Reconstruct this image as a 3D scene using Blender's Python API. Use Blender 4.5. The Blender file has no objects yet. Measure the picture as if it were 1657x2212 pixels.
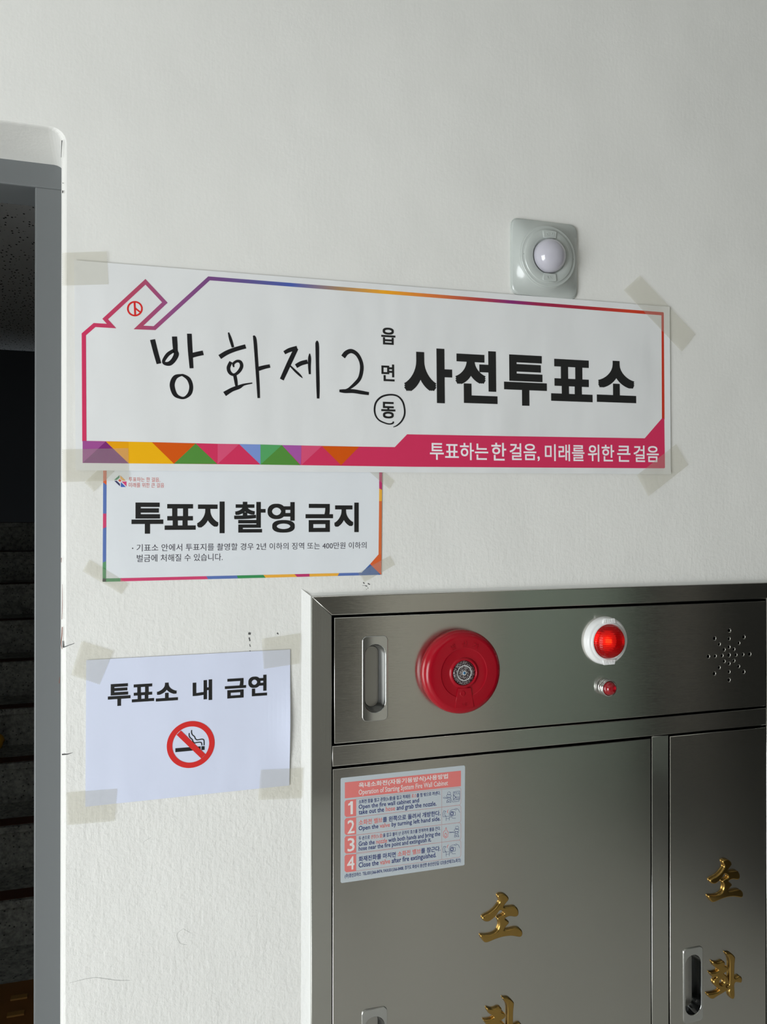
import bpy, bmesh, math, random
from mathutils import Vector, Matrix
from mathutils.geometry import tessellate_polygon
random.seed(7)
S = bpy.context.scene
C = S.collection
PI = math.pi

# ------------------------------------------------------------------ camera
F_PX, YAW, PITCH, ROLL, DIST, EYE = 1790.0, -0.3135, 0.0035, 0.0002, 1.2641, 1.58
CXP, CYP = 828.5, 1106.0
_cy, _sy, _cp, _sp = math.cos(YAW), math.sin(YAW), math.cos(PITCH), math.sin(PITCH)
_F = Vector((-_sy * _cp, _cy * _cp, _sp)); _R0 = Vector((_cy, _sy, 0)); _U0 = _R0.cross(_F)
_R = _R0 * math.cos(ROLL) + _U0 * math.sin(ROLL); _U = -_R0 * math.sin(ROLL) + _U0 * math.cos(ROLL)
cam = bpy.data.cameras.new('camera'); camo = bpy.data.objects.new('camera', cam); C.objects.link(camo)
cam.sensor_fit = 'VERTICAL'; cam.sensor_height = 36; cam.lens = 36 * F_PX / 2212; cam.clip_start = 0.02
M = Matrix((( _R.x, _U.x, -_F.x, 0), (_R.y, _U.y, -_F.y, -DIST), (_R.z, _U.z, -_F.z, EYE), (0, 0, 0, 1)))
camo.matrix_world = M
S.camera = camo

def at(px, py, Y=0.0):
    """point of the plane y=Y in the room seen at that pixel of the photograph (used to take measurements)"""
    d = _F + _R * ((px - CXP) / F_PX) + _U * ((CYP - py) / F_PX)
    t = (Y + DIST) / d.y
    return (d.x * t, EYE + d.z * t)

# ------------------------------------------------------------------ world, exposure
W = bpy.data.worlds.new('world'); S.world = W; W.use_nodes = True
bgn = W.node_tree.nodes['Background']; bgn.inputs[0].default_value = (0.80, 0.90, 1.0, 1); bgn.inputs[1].default_value = 1.0
vs = S.view_settings; vs.view_transform = 'Standard'; vs.look = 'None'; vs.gamma = 1; vs.use_curve_mapping = False
vs.exposure = -0.10
S.cycles.use_denoising = True
S.cycles.max_bounces = 8; S.cycles.diffuse_bounces = 5; S.cycles.glossy_bounces = 4; S.cycles.transparent_max_bounces = 12
S.cycles.sample_clamp_indirect = 6.0

# daylight through the glass entrance on the left
XL, XR_, YB, ZC = -1.95, 4.6, -3.3, 2.72     # room extents
def area(name, loc, rot, sx, sy, power, col):
    l = bpy.data.lights.new(name, 'AREA'); l.shape = 'RECTANGLE'; l.size = sx; l.size_y = sy; l.energy = power; l.color = col
    o = bpy.data.objects.new(name, l); C.objects.link(o); o.location = loc; o.rotation_euler = rot; return o
area('entrance_daylight', (XL - 0.20, -2.05, 0.95), (0, -PI / 2, 0), 1.9, 2.1, 118, (0.95, 0.98, 1.0))

# ------------------------------------------------------------------ helpers
def lin(c):
    c = c / 255.0
    return c / 12.92 if c <= 0.04045 else ((c + 0.055) / 1.055) ** 2.4
def rgb(r, g, b, k=1.0):
    return (min(lin(r) * k, .95), min(lin(g) * k, .95), min(lin(b) * k, .95), 1)
def ink(r, g, b):                      # colour as printed, measured against the white of its paper
    return rgb(r, g, b, 1.36)
_mats = {}
def mat(name, col, rough=0.5, metal=0.0, spec=0.5, coat=0.0, emit=None, es=0.0):
    if name in _mats: return _mats[name]
    m = bpy.data.materials.new(name); m.use_nodes = True
    b = m.node_tree.nodes['Principled BSDF']
    b.inputs['Base Color'].default_value = col; b.inputs['Roughness'].default_value = rough
    b.inputs['Metallic'].default_value = metal; b.inputs['Specular IOR Level'].default_value = spec
    b.inputs['Coat Weight'].default_value = coat
    if emit: b.inputs['Emission Color'].default_value = emit; b.inputs['Emission Strength'].default_value = es
    _mats[name] = m; return m
def nd(m, t, **kw):
    n = m.node_tree.nodes.new(t)
    for k, v in kw.items():
        if k in n.inputs: n.inputs[k].default_value = v
        else: setattr(n, k, v)
    return n
def lk(m, a, ao, b, bi): m.node_tree.links.new(a.outputs[ao], b.inputs[bi])
def coords(m, scale, kind='Object', rot=(0, 0, 0)):
    tc = nd(m, 'ShaderNodeTexCoord'); mp = nd(m, 'ShaderNodeMapping')
    mp.inputs['Scale'].default_value = scale; mp.inputs['Rotation'].default_value = rot
    lk(m, tc, kind, mp, 'Vector'); return mp
def bsdf(m): return m.node_tree.nodes['Principled BSDF']
def noise(m, mp, scale, detail=3, rough=.5):
    n = nd(m, 'ShaderNodeTexNoise'); n.inputs['Scale'].default_value = scale; n.inputs['Detail'].default_value = detail
    n.inputs['Roughness'].default_value = rough; lk(m, mp, 0, n, 'Vector'); return n
def bump(m, src, out, dist, strength=1.0, prev=None):
    b = nd(m, 'ShaderNodeBump'); b.inputs['Distance'].default_value = dist; b.inputs['Strength'].default_value = strength
    lk(m, src, out, b, 'Height')
    if prev: lk(m, prev, 0, b, 'Normal')
    return b
def ramp(m, src, out, stops):
    r = nd(m, 'ShaderNodeValToRGB'); e = r.color_ramp.elements
    while len(e) < len(stops): e.new(0.5)
    for k, (p, c) in enumerate(stops): e[k].position = p; e[k].color = c
    lk(m, src, out, r, 'Fac'); return r

# ------------------------------------------------------------------ materials
def wall_paint(name, col, k=1.0):
    m = mat(name, col, 0.5, spec=.35); b = bsdf(m)
    mp = coords(m, (1, 1, 1)); mv = coords(m, (1, 1, .16))
    n0 = noise(m, mp, 5, 2); n1 = noise(m, mp, 130, 4, .6); n2 = noise(m, mv, 170, 3, .6); n3 = noise(m, mp, 38, 3, .55)
    b0 = bump(m, n0, 'Fac', .006 * k, .8); b1 = bump(m, n1, 'Fac', .0012 * k, .7, b0)
    b2 = bump(m, n2, 'Fac', .0006 * k, .6, b1); b3 = bump(m, n3, 'Fac', .0015 * k, .6, b2)
    ge = nd(m, 'ShaderNodeNewGeometry'); sp = nd(m, 'ShaderNodeSeparateXYZ'); lk(m, ge, 'Position', sp, 0)
    for bb_, hi in ((b1, .9), (b2, .9), (b3, .5)):      # roller texture is heavier low on the wall
        q = nd(m, 'ShaderNodeMapRange'); q.inputs['From Min'].default_value = 1.2; q.inputs['From Max'].default_value = 1.8
        q.inputs['To Min'].default_value = hi; q.inputs['To Max'].default_value = hi * .25; lk(m, sp, 'Z', q, 'Value'); lk(m, q, 0, bb_, 'Strength')
    lk(m, b3, 0, b, 'Normal')
    r = ramp(m, n0, 'Fac', [(.35, tuple(c * .97 for c in col[:3]) + (1,)), (.65, col)]); lk(m, r, 0, b, 'Base Color')
    return m
M_WALL = wall_paint('painted_plaster', (.84, .836, .80, 1))
M_WALL_R = mat('rear_wall_beige', (.80, .765, .68, 1), .7)
M_GREEN = mat('rear_green_panel', (.60, .72, .62, 1), .6)
M_SHADE = mat('rear_taupe', (.11, .105, .09, 1), .6)
M_GREYW = mat('side_grey', (.10, .098, .092, 1), .6)
M_WARM = mat('rear_warm_strip', (.42, .39, .35, 1), .6)
M_DARK = mat('rear_dark', (.035, .034, .032, 1), .6)
M_FLOOR = mat('floor_stone', (.36, .355, .34, 1), .45)
n_ = noise(M_FLOOR, coords(M_FLOOR, (1, 1, 1)), 90, 4)
lk(M_FLOOR, ramp(M_FLOOR, n_, 'Fac', [(.35, (.54, .53, .50, 1)), (.65, (.66, .645, .61, 1))]), 0, bsdf(M_FLOOR), 'Base Color')
M_CEIL = mat('ceiling_white', (.48, .48, .46, 1), .8)
M_STWALL = mat('stairwell_unlit_black', (.012, .012, .012, 1), .9)  # darkness of the unlit stairwell is put into this near-black colour
M_TILE = mat('fissured_ceiling_tile', (.30, .30, .30, 1), .9)
v_ = nd(M_TILE, 'ShaderNodeTexVoronoi'); v_.inputs['Scale'].default_value = 62; v_.inputs['Randomness'].default_value = 1
lk(M_TILE, coords(M_TILE, (1, .55, 1)), 0, v_, 'Vector')
lk(M_TILE, ramp(M_TILE, v_, 'Distance', [(.17, (.02, .02, .02, 1)), (.28, (.85, .85, .83, 1))]), 0, bsdf(M_TILE), 'Base Color')
M_TERR = mat('terrazzo', (.22, .22, .20, 1), .55)
v_ = nd(M_TERR, 'ShaderNodeTexVoronoi'); v_.inputs['Scale'].default_value = 55
lk(M_TERR, coords(M_TERR, (1, 1, 1)), 0, v_, 'Vector')
n_ = noise(M_TERR, coords(M_TERR, (1, 1, 1)), 45, 5, .7)
r1 = ramp(M_TERR, v_, 'Distance', [(.10, (.02, .02, .02, 1)), (.24, (1, 1, 1, 1))])
r2 = ramp(M_TERR, n_, 'Fac', [(.36, (.17, .17, .155, 1)), (.62, (.44, .44, .40, 1))])
mx = nd(M_TERR, 'ShaderNodeMix'); mx.data_type = 'RGBA'; mx.blend_type = 'MULTIPLY'; mx.inputs[0].default_value = 1
M_TERR.node_tree.links.new(r1.outputs[0], mx.inputs[6]); M_TERR.node_tree.links.new(r2.outputs[0], mx.inputs[7])
M_TERR.node_tree.links.new(mx.outputs[2], bsdf(M_TERR).inputs['Base Color'])
M_STRIP = mat('orange_brown_strip', (.09, .026, .010, 1), .7)
M_TACT = mat('ochre_tactile', (.20, .075, .012, 1), .6)
M_TACT2 = mat('ochre_tactile_bar', (.30, .15, .03, 1), .5)
M_FRAME = mat('grey_enamel', (.140, .150, .153, 1), .38)
M_YEL = mat('yellow_plastic', (.75, .38, .02, 1), .5)
M_PAPER = mat('white_paper', (.80, .81, .81, 1), .6, spec=.25)
def paper_bump(m, s=1.0):
    mp = coords(m, (1, 1, .45)); a = noise(m, mp, 7, 2); c = noise(m, mp, 30, 2)
    b0 = bump(m, a, 'Fac', .010 * s, .7); b1 = bump(m, c, 'Fac', .0008 * s, .6, b0); lk(m, b1, 0, bsdf(m), 'Normal')
paper_bump(M_PAPER)
M_PAPER_B = mat('bluish_copy_paper', (.70, .745, .90, 1), .6, spec=.25); paper_bump(M_PAPER_B, .8)
M_PAPER_C = mat('coated_notice_paper', (.79, .82, .85, 1), .45, spec=.4); paper_bump(M_PAPER_C, .6)
M_BLACK = mat('black_ink', (.010, .010, .010, 1), .45)
M_MARK = mat('marker_ink', (.008, .008, .010, 1), .32)

def brushed(name, col, rough, axis=0, tint=1.0):
    m = mat(name, col, rough, 1.0); b = bsdf(m)
    sc = (1.5, 1, 260) if axis == 0 else (260, 1, 1.5)
    mp = coords(m, sc); n = noise(m, mp, 4, 4, .7)
    bp = bump(m, n, 'Fac', .00008, .5); lk(m, bp, 0, b, 'Normal')
    mp2 = coords(m, (3, 1, 3)); n2 = noise(m, mp2, 1.4, 3)
    mr = nd(m, 'ShaderNodeMapRange'); mr.inputs['To Min'].default_value = rough * .82; mr.inputs['To Max'].default_value = rough * 1.2
    lk(m, n2, 'Fac', mr, 'Value'); lk(m, mr, 0, b, 'Roughness')
    b.inputs['Anisotropic'].default_value = 1.0           # grain runs along the sheet: reflections smear across it
    tg = nd(m, 'ShaderNodeCombineXYZ'); tg.inputs[0].default_value = 0 if axis == 0 else 1; tg.inputs[2].default_value = 1 if axis == 0 else 0
    lk(m, tg, 0, b, 'Tangent')
    return m
M_STEEL = brushed('brushed_steel_horizontal', (.60, .59, .55, 1), .16, 0)
M_STEELV = brushed('brushed_steel_vertical', (.54, .54, .505, 1), .16, 1)
M_GAP = mat('cabinet_inside_black', (.004, .004, .004, 1), .9, spec=.1)
M_CHROME = mat('chrome', (.62, .63, .62, 1), .06, 1.0)
M_SATIN = mat('satin_cup_floor', (.52, .51, .48, 1), .3, 1.0)
M_GOLD = mat('gold_letters', (.46, .29, .085, 1), .10, 1.0)
M_RED = mat('red_plastic', (.34, .0012, .011, 1), .2, spec=.35, coat=.08)
M_WHITEP = mat('glossy_white_plastic', (.49, .525, .50, 1), .2, coat=.3)
M_WHITEL = mat('lamp_white_plastic', (.80, .81, .80, 1), .28)
M_DOME = mat('frosted_dome', (.52, .51, .57, 1), .12, coat=.6)
bsdf(M_DOME).inputs['Subsurface Weight'].default_value = .25
bsdf(M_DOME).inputs['Subsurface Radius'].default_value = (.01, .01, .01)
M_REDLENS = mat('red_lens', (.60, .003, .006, 1), .08)
b_ = bsdf(M_REDLENS); b_.inputs['Transmission Weight'].default_value = .7; b_.inputs['IOR'].default_value = 1.3
vr = nd(M_REDLENS, 'ShaderNodeTexWave'); vr.wave_type = 'RINGS'; vr.rings_direction = 'Y'; vr.inputs['Scale'].default_value = 90
lk(M_REDLENS, coords(M_REDLENS, (1, 1, 1)), 0, vr, 'Vector')
lk(M_REDLENS, bump(M_REDLENS, vr, 'Fac', .0006, .5), 0, b_, 'Normal')
M_GLOW = mat('lit_bulb', (1, .1, .02, 1), .4, emit=(1, .24, .03, 1), es=7)
M_LAMPIN = mat('red_reflector', (.5, .01, .01, 1), .25, .4)
M_CLEAR = mat('clear_lens_dotted', (.20, .18, .18, 1), .25, .3)
v_ = nd(M_CLEAR, 'ShaderNodeTexVoronoi'); v_.inputs['Scale'].default_value = 650
lk(M_CLEAR, coords(M_CLEAR, (1, 1, 1)), 0, v_, 'Vector')
lk(M_CLEAR, ramp(M_CLEAR, v_, 'Distance', [(.25, (.55, .52, .52, 1)), (.5, (.06, .04, .045, 1))]), 0, bsdf(M_CLEAR), 'Base Color')
M_BLUED = mat('blue_dot', (.05, .18, .35, 1), .3)
M_STICK = mat('sticker_white', rgb(165, 172, 176, 1.35), .4)
M_SRED = mat('sticker_red', rgb(196, 108, 104, 1.35), .4)
M_SNAVY = mat('sticker_navy', rgb(38, 50, 108, 1.2), .4)
M_SLINE = mat('sticker_pink_line', rgb(180, 145, 145, 1.2), .4)
M_SWHITE = mat('sticker_white_text', rgb(205, 200, 198, 1.3), .4)
M_CAULK = wall_paint('caulk_paint', (.84, .845, .82, 1), .6)
M_SCUFF = mat('dark_scuff', (.10, .10, .10, 1), .8)
M_RUST = mat('brown_chip', (.25, .10, .07, 1), .8)
def tape_mat():
    m = bpy.data.materials.new('adhesive_tape'); m.use_nodes = True; nt = m.node_tree; b = nt.nodes['Principled BSDF']
    b.inputs['Base Color'].default_value = (.66, .655, .58, 1); b.inputs['Roughness'].default_value = .3
    mp = coords(m, (1, 1, .3)); n = noise(m, mp, 160, 3, .6); lk(m, bump(m, n, 'Fac', .0012, .8), 0, b, 'Normal')
    t = nt.nodes.new('ShaderNodeBsdfTransparent'); t.inputs[0].default_value = (.985, .98, .965, 1)
    mx = nt.nodes.new('ShaderNodeMixShader'); mx.inputs[0].default_value = .105
    nt.links.new(t.outputs[0], mx.inputs[1]); nt.links.new(b.outputs[0], mx.inputs[2])
    nt.links.new(mx.outputs[0], nt.nodes['Material Output'].inputs[0]); return m
M_TAPE = tape_mat()
_inks = {}
def inkm(r, g, b):
    k = (r, g, b)
    if k not in _inks: _inks[k] = mat('print_%d_%d_%d' % k, ink(r, g, b), .45, spec=.3)
    return _inks[k]

# ------------------------------------------------------------------ object builders
ORG = {}
def meta(o, label=None, cat=None, group=None, kind=None):
    if label: o['label'] = label
    if cat: o['category'] = cat
    if group: o['group'] = group
    if kind: o['kind'] = kind
    return o
def thing(name, loc, label=None, cat=None, group=None, kind=None):
    o = bpy.data.objects.new(name, None); C.objects.link(o); o.location = loc; o.empty_display_size = .05
    ORG[o.name] = Vector(loc); return meta(o, label, cat, group, kind)
def link(name, me, mats, parent=None, smooth=False):
    o = bpy.data.objects.new(name, me); C.objects.link(o)
    for m in (mats if isinstance(mats, (list, tuple)) else [mats]):
        if len(me.materials) < (len(mats) if isinstance(mats, (list, tuple)) else 1): me.materials.append(m)
    if parent:
        org = ORG[parent.name]
    else:
        vs_ = [v.co for v in me.vertices]
        lo = Vector([min(v[i] for v in vs_) for i in range(3)]); hi = Vector([max(v[i] for v in vs_) for i in range(3)])
        org = (lo + hi) / 2; o.location = org
    me.transform(Matrix.Translation(-org)); ORG[o.name] = org
    if parent:
        o.parent = parent
        # parts: origin of the mesh stays at the parent's origin
    if smooth:
        for p in me.polygons: p.use_smooth = True
    return o
def mesh(name, verts, faces, mats, parent=None, smooth=False, mi=None):
    me = bpy.data.meshes.new(name); me.from_pydata([tuple(v) for v in verts], [], faces); me.update()
    if mi:
        for p, i in zip(me.polygons, mi): p.material_index = i
    return link(name, me, mats, parent, smooth)
def from_bm(name, bm, mats, parent=None, smooth=False):
    me = bpy.data.meshes.new(name); bmesh.ops.recalc_face_normals(bm, faces=bm.faces[:]); bm.to_mesh(me); bm.free()
    return link(name, me, mats, parent, smooth)
def add_box(bm, x0, x1, y0, y1, z0, z1, bev=0, seg=2):
    r = bmesh.ops.create_cube(bm, size=1)
    bmesh.ops.scale(bm, vec=(x1 - x0, y1 - y0, z1 - z0), verts=r['verts'])
    bmesh.ops.translate(bm, vec=((x0 + x1) / 2, (y0 + y1) / 2, (z0 + z1) / 2), verts=r['verts'])
    if bev:
        es = list({e for v in r['verts'] for e in v.link_edges})
        bmesh.ops.bevel(bm, geom=es, offset=bev, segments=seg, affect='EDGES', profile=.5)
def box(name, x0, x1, y0, y1, z0, z1, m, parent=None, bev=0):
    bm = bmesh.new(); add_box(bm, x0, x1, y0, y1, z0, z1, bev); return from_bm(name, bm, m, parent)
def slab(name, pts, y0, y1, m, parent=None):
    """flat prism: outline pts (x,z), front at y0 (nearer the viewer), back at y1"""
    n = len(pts); v = [(x, y0, z) for x, z in pts] + [(x, y1, z) for x, z in pts]
    tri = tessellate_polygon([[Vector((x, z, 0)) for x, z in pts]])
    f = [tuple(t) for t in tri] + [tuple(reversed([i + n for i in t])) for t in tri]
    f += [(i, (i + 1) % n, n + (i + 1) % n, n + i) for i in range(n)]
    bm = bmesh.new(); bv = [bm.verts.new(c) for c in v]
    for q in f:
        try: bm.faces.new([bv[i] for i in q])
        except ValueError: pass
    return from_bm(name, bm, m, parent)
def lathe(name, cx, cz, y0, prof, m, parent=None, seg=64, smooth=True, jag=None):
    """prof: list of (radius, height towards the viewer)"""
    v, f = [], []
    for r, h in prof:
        for k in range(seg):
            a = 2 * PI * k / seg; v.append((cx + r * math.cos(a), y0 - h, cz + r * math.sin(a)))
    for i in range(len(prof) - 1):
        for k in range(seg):
            a, b = i * seg + k, i * seg + (k + 1) % seg; f.append((a, b, b + seg, a + seg))
    if prof[-1][0] > 1e-6: f.append(tuple(range((len(prof) - 1) * seg, len(prof) * seg)))
    me = bpy.data.meshes.new(name); me.from_pydata(v, [], f); me.update()
    bm = bmesh.new(); bm.from_mesh(me); bmesh.ops.remove_doubles(bm, verts=bm.verts[:], dist=1e-6)
    return from_bm(name, bm, m, parent, smooth)

def curve_plate(name, loops, y_front, thick, bev, m, parent=None, smooth=False, bres=2):
    """2-D curve with holes, extruded and bevelled; loops of (x,z)"""
    cu = bpy.data.curves.new(name, 'CURVE'); cu.dimensions = '2D'; cu.fill_mode = 'BOTH'
    cu.extrude = max(thick / 2 - bev, 0); cu.bevel_depth = bev; cu.bevel_resolution = bres; cu.offset = -bev
    for lp in loops:
        sp = cu.splines.new('POLY'); sp.points.add(len(lp) - 1); sp.use_cyclic_u = True
        for i, (x, z) in enumerate(lp): sp.points[i].co = (x, z, 0, 1)
    return _conv(name, cu, y_front, thick, m, parent, smooth)
def _conv(name, cu, y_front, thick, m, parent, smooth=False):
    o = bpy.data.objects.new('tmp', cu); C.objects.link(o)
    dg = bpy.context.evaluated_depsgraph_get(); me = bpy.data.meshes.new_from_object(o.evaluated_get(dg))
    bpy.data.objects.remove(o); bpy.data.curves.remove(cu)
    me.name = name
    me.transform(Matrix(((1, 0, 0, 0), (0, 0, -1, y_front + thick / 2), (0, 1, 0, 0), (0, 0, 0, 1))))
    me.materials.clear()
    if smooth:
        for p in me.polygons: p.use_smooth = abs(p.normal.y) < .97
    return link(name, me, m, parent, False)
def rrect(x0, x1, z0, z1, r, n=6):
    p = []
    for cx, cz, a0 in ((x1 - r, z0 + r, -PI / 2), (x1 - r, z1 - r, 0), (x0 + r, z1 - r, PI / 2), (x0 + r, z0 + r, PI)):
        for k in range(n + 1): a = a0 + PI / 2 * k / n; p.append((cx + r * math.cos(a), cz + r * math.sin(a)))
    return p
def circ(cx, cz, r, n=24): return [(cx + r * math.cos(2 * PI * k / n), cz + r * math.sin(2 * PI * k / n)) for k in range(n)]

BOLD = {}
_tx = {}
def glyphs(text, bold, res):
    cu = bpy.data.curves.new('t', 'FONT'); cu.body = text; cu.offset = bold; cu.resolution_u = res
    o = bpy.data.objects.new('tmp', cu); C.objects.link(o)
    if '|' in text: pass
    dg = bpy.context.evaluated_depsgraph_get(); me = bpy.data.meshes.new_from_object(o.evaluated_get(dg))
    bpy.data.objects.remove(o); bpy.data.curves.remove(cu); return me
def letter(name, text, L, R, T, B, Y, m, parent, ang=0.0, bold=0.0, res=5, tr=None, red=None, redm=None, raise_=0.0):
    """flat lettering fitted between the four measured extremes (pixels of the photograph) on plane Y"""
    if tr: L, R, T, B = tr(*L), tr(*R), tr(*T), tr(*B)
    ca, sa = math.cos(ang), math.sin(ang)
    def uv(p): x, z = at(p[0], p[1], Y); return (x * ca + z * sa, -x * sa + z * ca)
    u0, u1, v1, v0 = uv(L)[0], uv(R)[0], uv(T)[1], uv(B)[1]
    cu = bpy.data.curves.new('t', 'FONT'); cu.body = text; cu.resolution_u = res
    if red:
        for a, b in red:
            for i in range(a, b): cu.body_format[i].material_index = 1
        cu.materials.append(m); cu.materials.append(redm)
    if raise_: cu.extrude = .02
    o = bpy.data.objects.new('tmp', cu); C.objects.link(o)
    dg = bpy.context.evaluated_depsgraph_get(); me = bpy.data.meshes.new_from_object(o.evaluated_get(dg))
    bpy.data.objects.remove(o); bpy.data.curves.remove(cu)
    xs = [v.co.x for v in me.vertices]; ys = [v.co.y for v in me.vertices]
    a0, a1, b0, b1 = min(xs), max(xs), min(ys), max(ys)
    # heavier weights: the thin glyph is laid down again shifted to each side of itself
    src = [(v.co.x, v.co.y) for v in me.vertices]; fc = [tuple(p.vertices) for p in me.polygons]; mi = [p.material_index for p in me.polygons]
    sh = [(0, 0)]
    if bold > 0: sh += [(bold, bold), (-bold, bold), (bold, -bold), (-bold, -bold)]
    if bold > .03: sh += [(bold, 0), (-bold, 0), (0, bold), (0, -bold)]
    bo = max(bold, 0); a0 -= bo; a1 += bo; b0 -= bo; b1 += bo
    V, FF, MI = [], [], []
    for k, (dx, dy) in enumerate(sh):
        n0_ = len(V)
        for x, y in src:
            u = u0 + (x + dx - a0) / (a1 - a0) * (u1 - u0); w = v0 + (y + dy - b0) / (b1 - b0) * (v1 - v0)
            V.append((u * ca - w * sa, Y - k * .00001, u * sa + w * ca))
        FF += [tuple(i + n0_ for i in f_) for f_ in fc]; MI += mi
    old = me; ms_ = list(old.materials); me = bpy.data.meshes.new(name); me.from_pydata(V, [], FF); me.update()
    for m_ in ms_: me.materials.append(m_)
    for p, i in zip(me.polygons, MI): p.material_index = i
    bpy.data.meshes.remove(old)
    if not red: me.materials.clear()
    return link(name, me, [m, redm] if red else m, parent)
def zm(ox, oy, s): return lambda x, y: (ox + x / s, oy + y / s)
def poly(name, pts, Y, m, parent, tr=None, thick=.00008):
    if tr: pts = [tr(*p) for p in pts]
    return slab(name, [at(x, y, Y) for x, y in pts], Y, Y + thick, m, parent)
def polys(name, items, Y, parent, tr=None):
    """several flat printed shapes of one part: items (pts, material)"""
    ms, v, f, mi = [], [], [], []
    for pts, m in items:
        if tr: pts = [tr(*p) for p in pts]
        if m not in ms: ms.append(m)
        q = [at(x, y, Y) for x, y in pts]; n0 = len(v)
        v += [(x, Y, z) for x, z in q]
        for t in tessellate_polygon([[Vector((x, z, 0)) for x, z in q]]): f.append(tuple(i + n0 for i in t)); mi.append(ms.index(m))
    return mesh(name, v, f, ms, parent, mi=mi)
def crom(P, n=6):
    if len(P) < 3: return P
    out = []
    for i in range(len(P) - 1):
        p0, p1, p2, p3 = P[max(i - 1, 0)], P[i], P[i + 1], P[min(i + 2, len(P) - 1)]
        for k in range(n):
            t = k / n
            out.append(tuple(.5 * ((2 * b) + (-a + c) * t + (2 * a - 5 * b + 4 * c - d) * t * t + (-a + 3 * b - 3 * c + d) * t ** 3) for a, b, c, d in zip(p0, p1, p2, p3)))
    out.append(P[-1]); return out
def ribbon(P, Wd, v, f, y, closed=False):
    """P points (x,z), Wd widths -> mitred ribbon"""
    n = len(P); n0 = len(v)
    for i in range(n):
        a = Vector(P[i - 1]) if (i > 0 or closed) else None; b = Vector(P[i]); c = Vector(P[(i + 1) % n]) if (i < n - 1 or closed) else None
        d1 = (b - a).normalized() if a is not None else None; d2 = (c - b).normalized() if c is not None else None
        if d1 is None: d1 = d2
        if d2 is None: d2 = d1
        n1 = Vector((-d1.y, d1.x)); n2 = Vector((-d2.y, d2.x)); mt = (n1 + n2)
        mt = mt.normalized() if mt.length > 1e-6 else n1
        k = 1 / max(mt.dot(n1), .28); w = Wd[i] / 2 * k
        p, q = b + mt * w, b - mt * w
        v += [(p.x, y, p.y), (q.x, y, q.y)]
    for i in range(n if closed else n - 1):
        a = n0 + 2 * i; b = n0 + 2 * ((i + 1) % n); f.append((a, a + 1, b + 1, b))
def strokes(name, items, Y, m, parent, tr=None, scale=1.0, smooth=True):
    """items: list of point lists (px, py, width px)"""
    v, f = [], []
    for k, it in enumerate(items):
        pts = [(p[0], p[1], p[2] if len(p) > 2 else 2.0) for p in it]
        if smooth: pts = crom(pts, 6)
        P, Wd = [], []
        for x, y, w in pts:
            X, Yp = tr(x, y) if tr else (x, y); ww = w / scale
            a = at(X, Yp, Y); b = at(X, Yp + 10, Y); P.append(a); Wd.append(ww * abs(b[1] - a[1]) / 10)
        ribbon(P, Wd, v, f, Y - k * .000004)
    return mesh(name, v, f, m, parent)

# ================================================================== STRUCTURE
# --- front wall with the doorway on the left and the recess of the cabinet
EX = at(131.0, 1150)[0]                       # edge of the doorway (right jamb) on the wall face
EZ = at(60, 268.5)[1]                         # top edge of the doorway
XLJ = EX - 0.98                               # left jamb, outside the frame
DREV = .134
CY0 = -.012                                   # front of the cabinet
def cat_(px, py): return at(px, py, CY0)
CX0 = (cat_(674.6, 1500)[0] + cat_(672.2, 2150)[0]) / 2; CZ1 = (cat_(675.5, 1289)[1] + cat_(1537, 1262.7)[1]) / 2
CI0 = (cat_(718.8, 1340)[0] + cat_(715.3, 2200)[0]) / 2; CI1 = cat_(1656, 1400)[0]
FW = CI0 - CX0                                # stile width
CX1 = CI1 + FW; CZ0 = .17
def outline(off, rad):
    p = []
    x1, x0, z1 = EX + off, XLJ - off, EZ + off * .2; r = rad + off * .5
    p.append((x1, 0.0)); p.append((x1, z1 - r))
    for k in range(1, 7): a = PI / 2 * k / 6; p.append((x1 - r + r * math.cos(a), z1 - r + r * math.sin(a)))
    for k in range(0, 7): a = PI / 2 + PI / 2 * k / 6; p.append((x0 + r + r * math.cos(a), z1 - r + r * math.sin(a)))
    p.append((x0, 0.0)); return p
rings = []
for off, y in ((.0075, 0), (.0045, .0012), (.0018, .0035), (0.0, .0075), (-.0003, DREV + .02)):
    rings.append([(x, y, z) for x, z in outline(off, .018)])
v, f = [], []
for r in rings: v += r
n = len(rings[0])
for i in range(len(rings) - 1):
    for k in range(n - 1): a = i * n + k; f.append((a, a + 1, a + n + 1, a + n))
front = [(x, z) for x, y, z in rings[0]]
outer = front + [(XL, 0), (XL, ZC), (XR_, ZC), (XR_, 0)]
hole = [(CX0 + .006, CZ0 + .006), (CX1 - .006, CZ0 + .006), (CX1 - .006, CZ1 - .006), (CX0 + .006, CZ1 - .006)]
tri = tessellate_polygon([[Vector((x, z, 0)) for x, z in outer], [Vector((x, z, 0)) for x, z in hole]])
n0 = len(v); allp = outer + hole
v += [(x, 0, z) for x, z in allp]; f += [tuple(i + n0 for i in t) for t in tri]
n1 = n0 + len(outer)                          # recess sides
v += [(x, .10, z) for x, z in hole]; n2 = n1 + 4
f += [(n1 + i, n1 + (i + 1) % 4, n2 + (i + 1) % 4, n2 + i) for i in range(4)] + [(n2, n2 + 1, n2 + 2, n2 + 3)]
bm = bmesh.new(); bv = [bm.verts.new(c) for c in v]
for q in f:
    try: bm.faces.new([bv[i] for i in q])
    except ValueError: pass
bmesh.ops.remove_doubles(bm, verts=bm.verts[:], dist=1e-5)
wall = from_bm('wall_front', bm, M_WALL); meta(wall, kind='structure')
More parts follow.
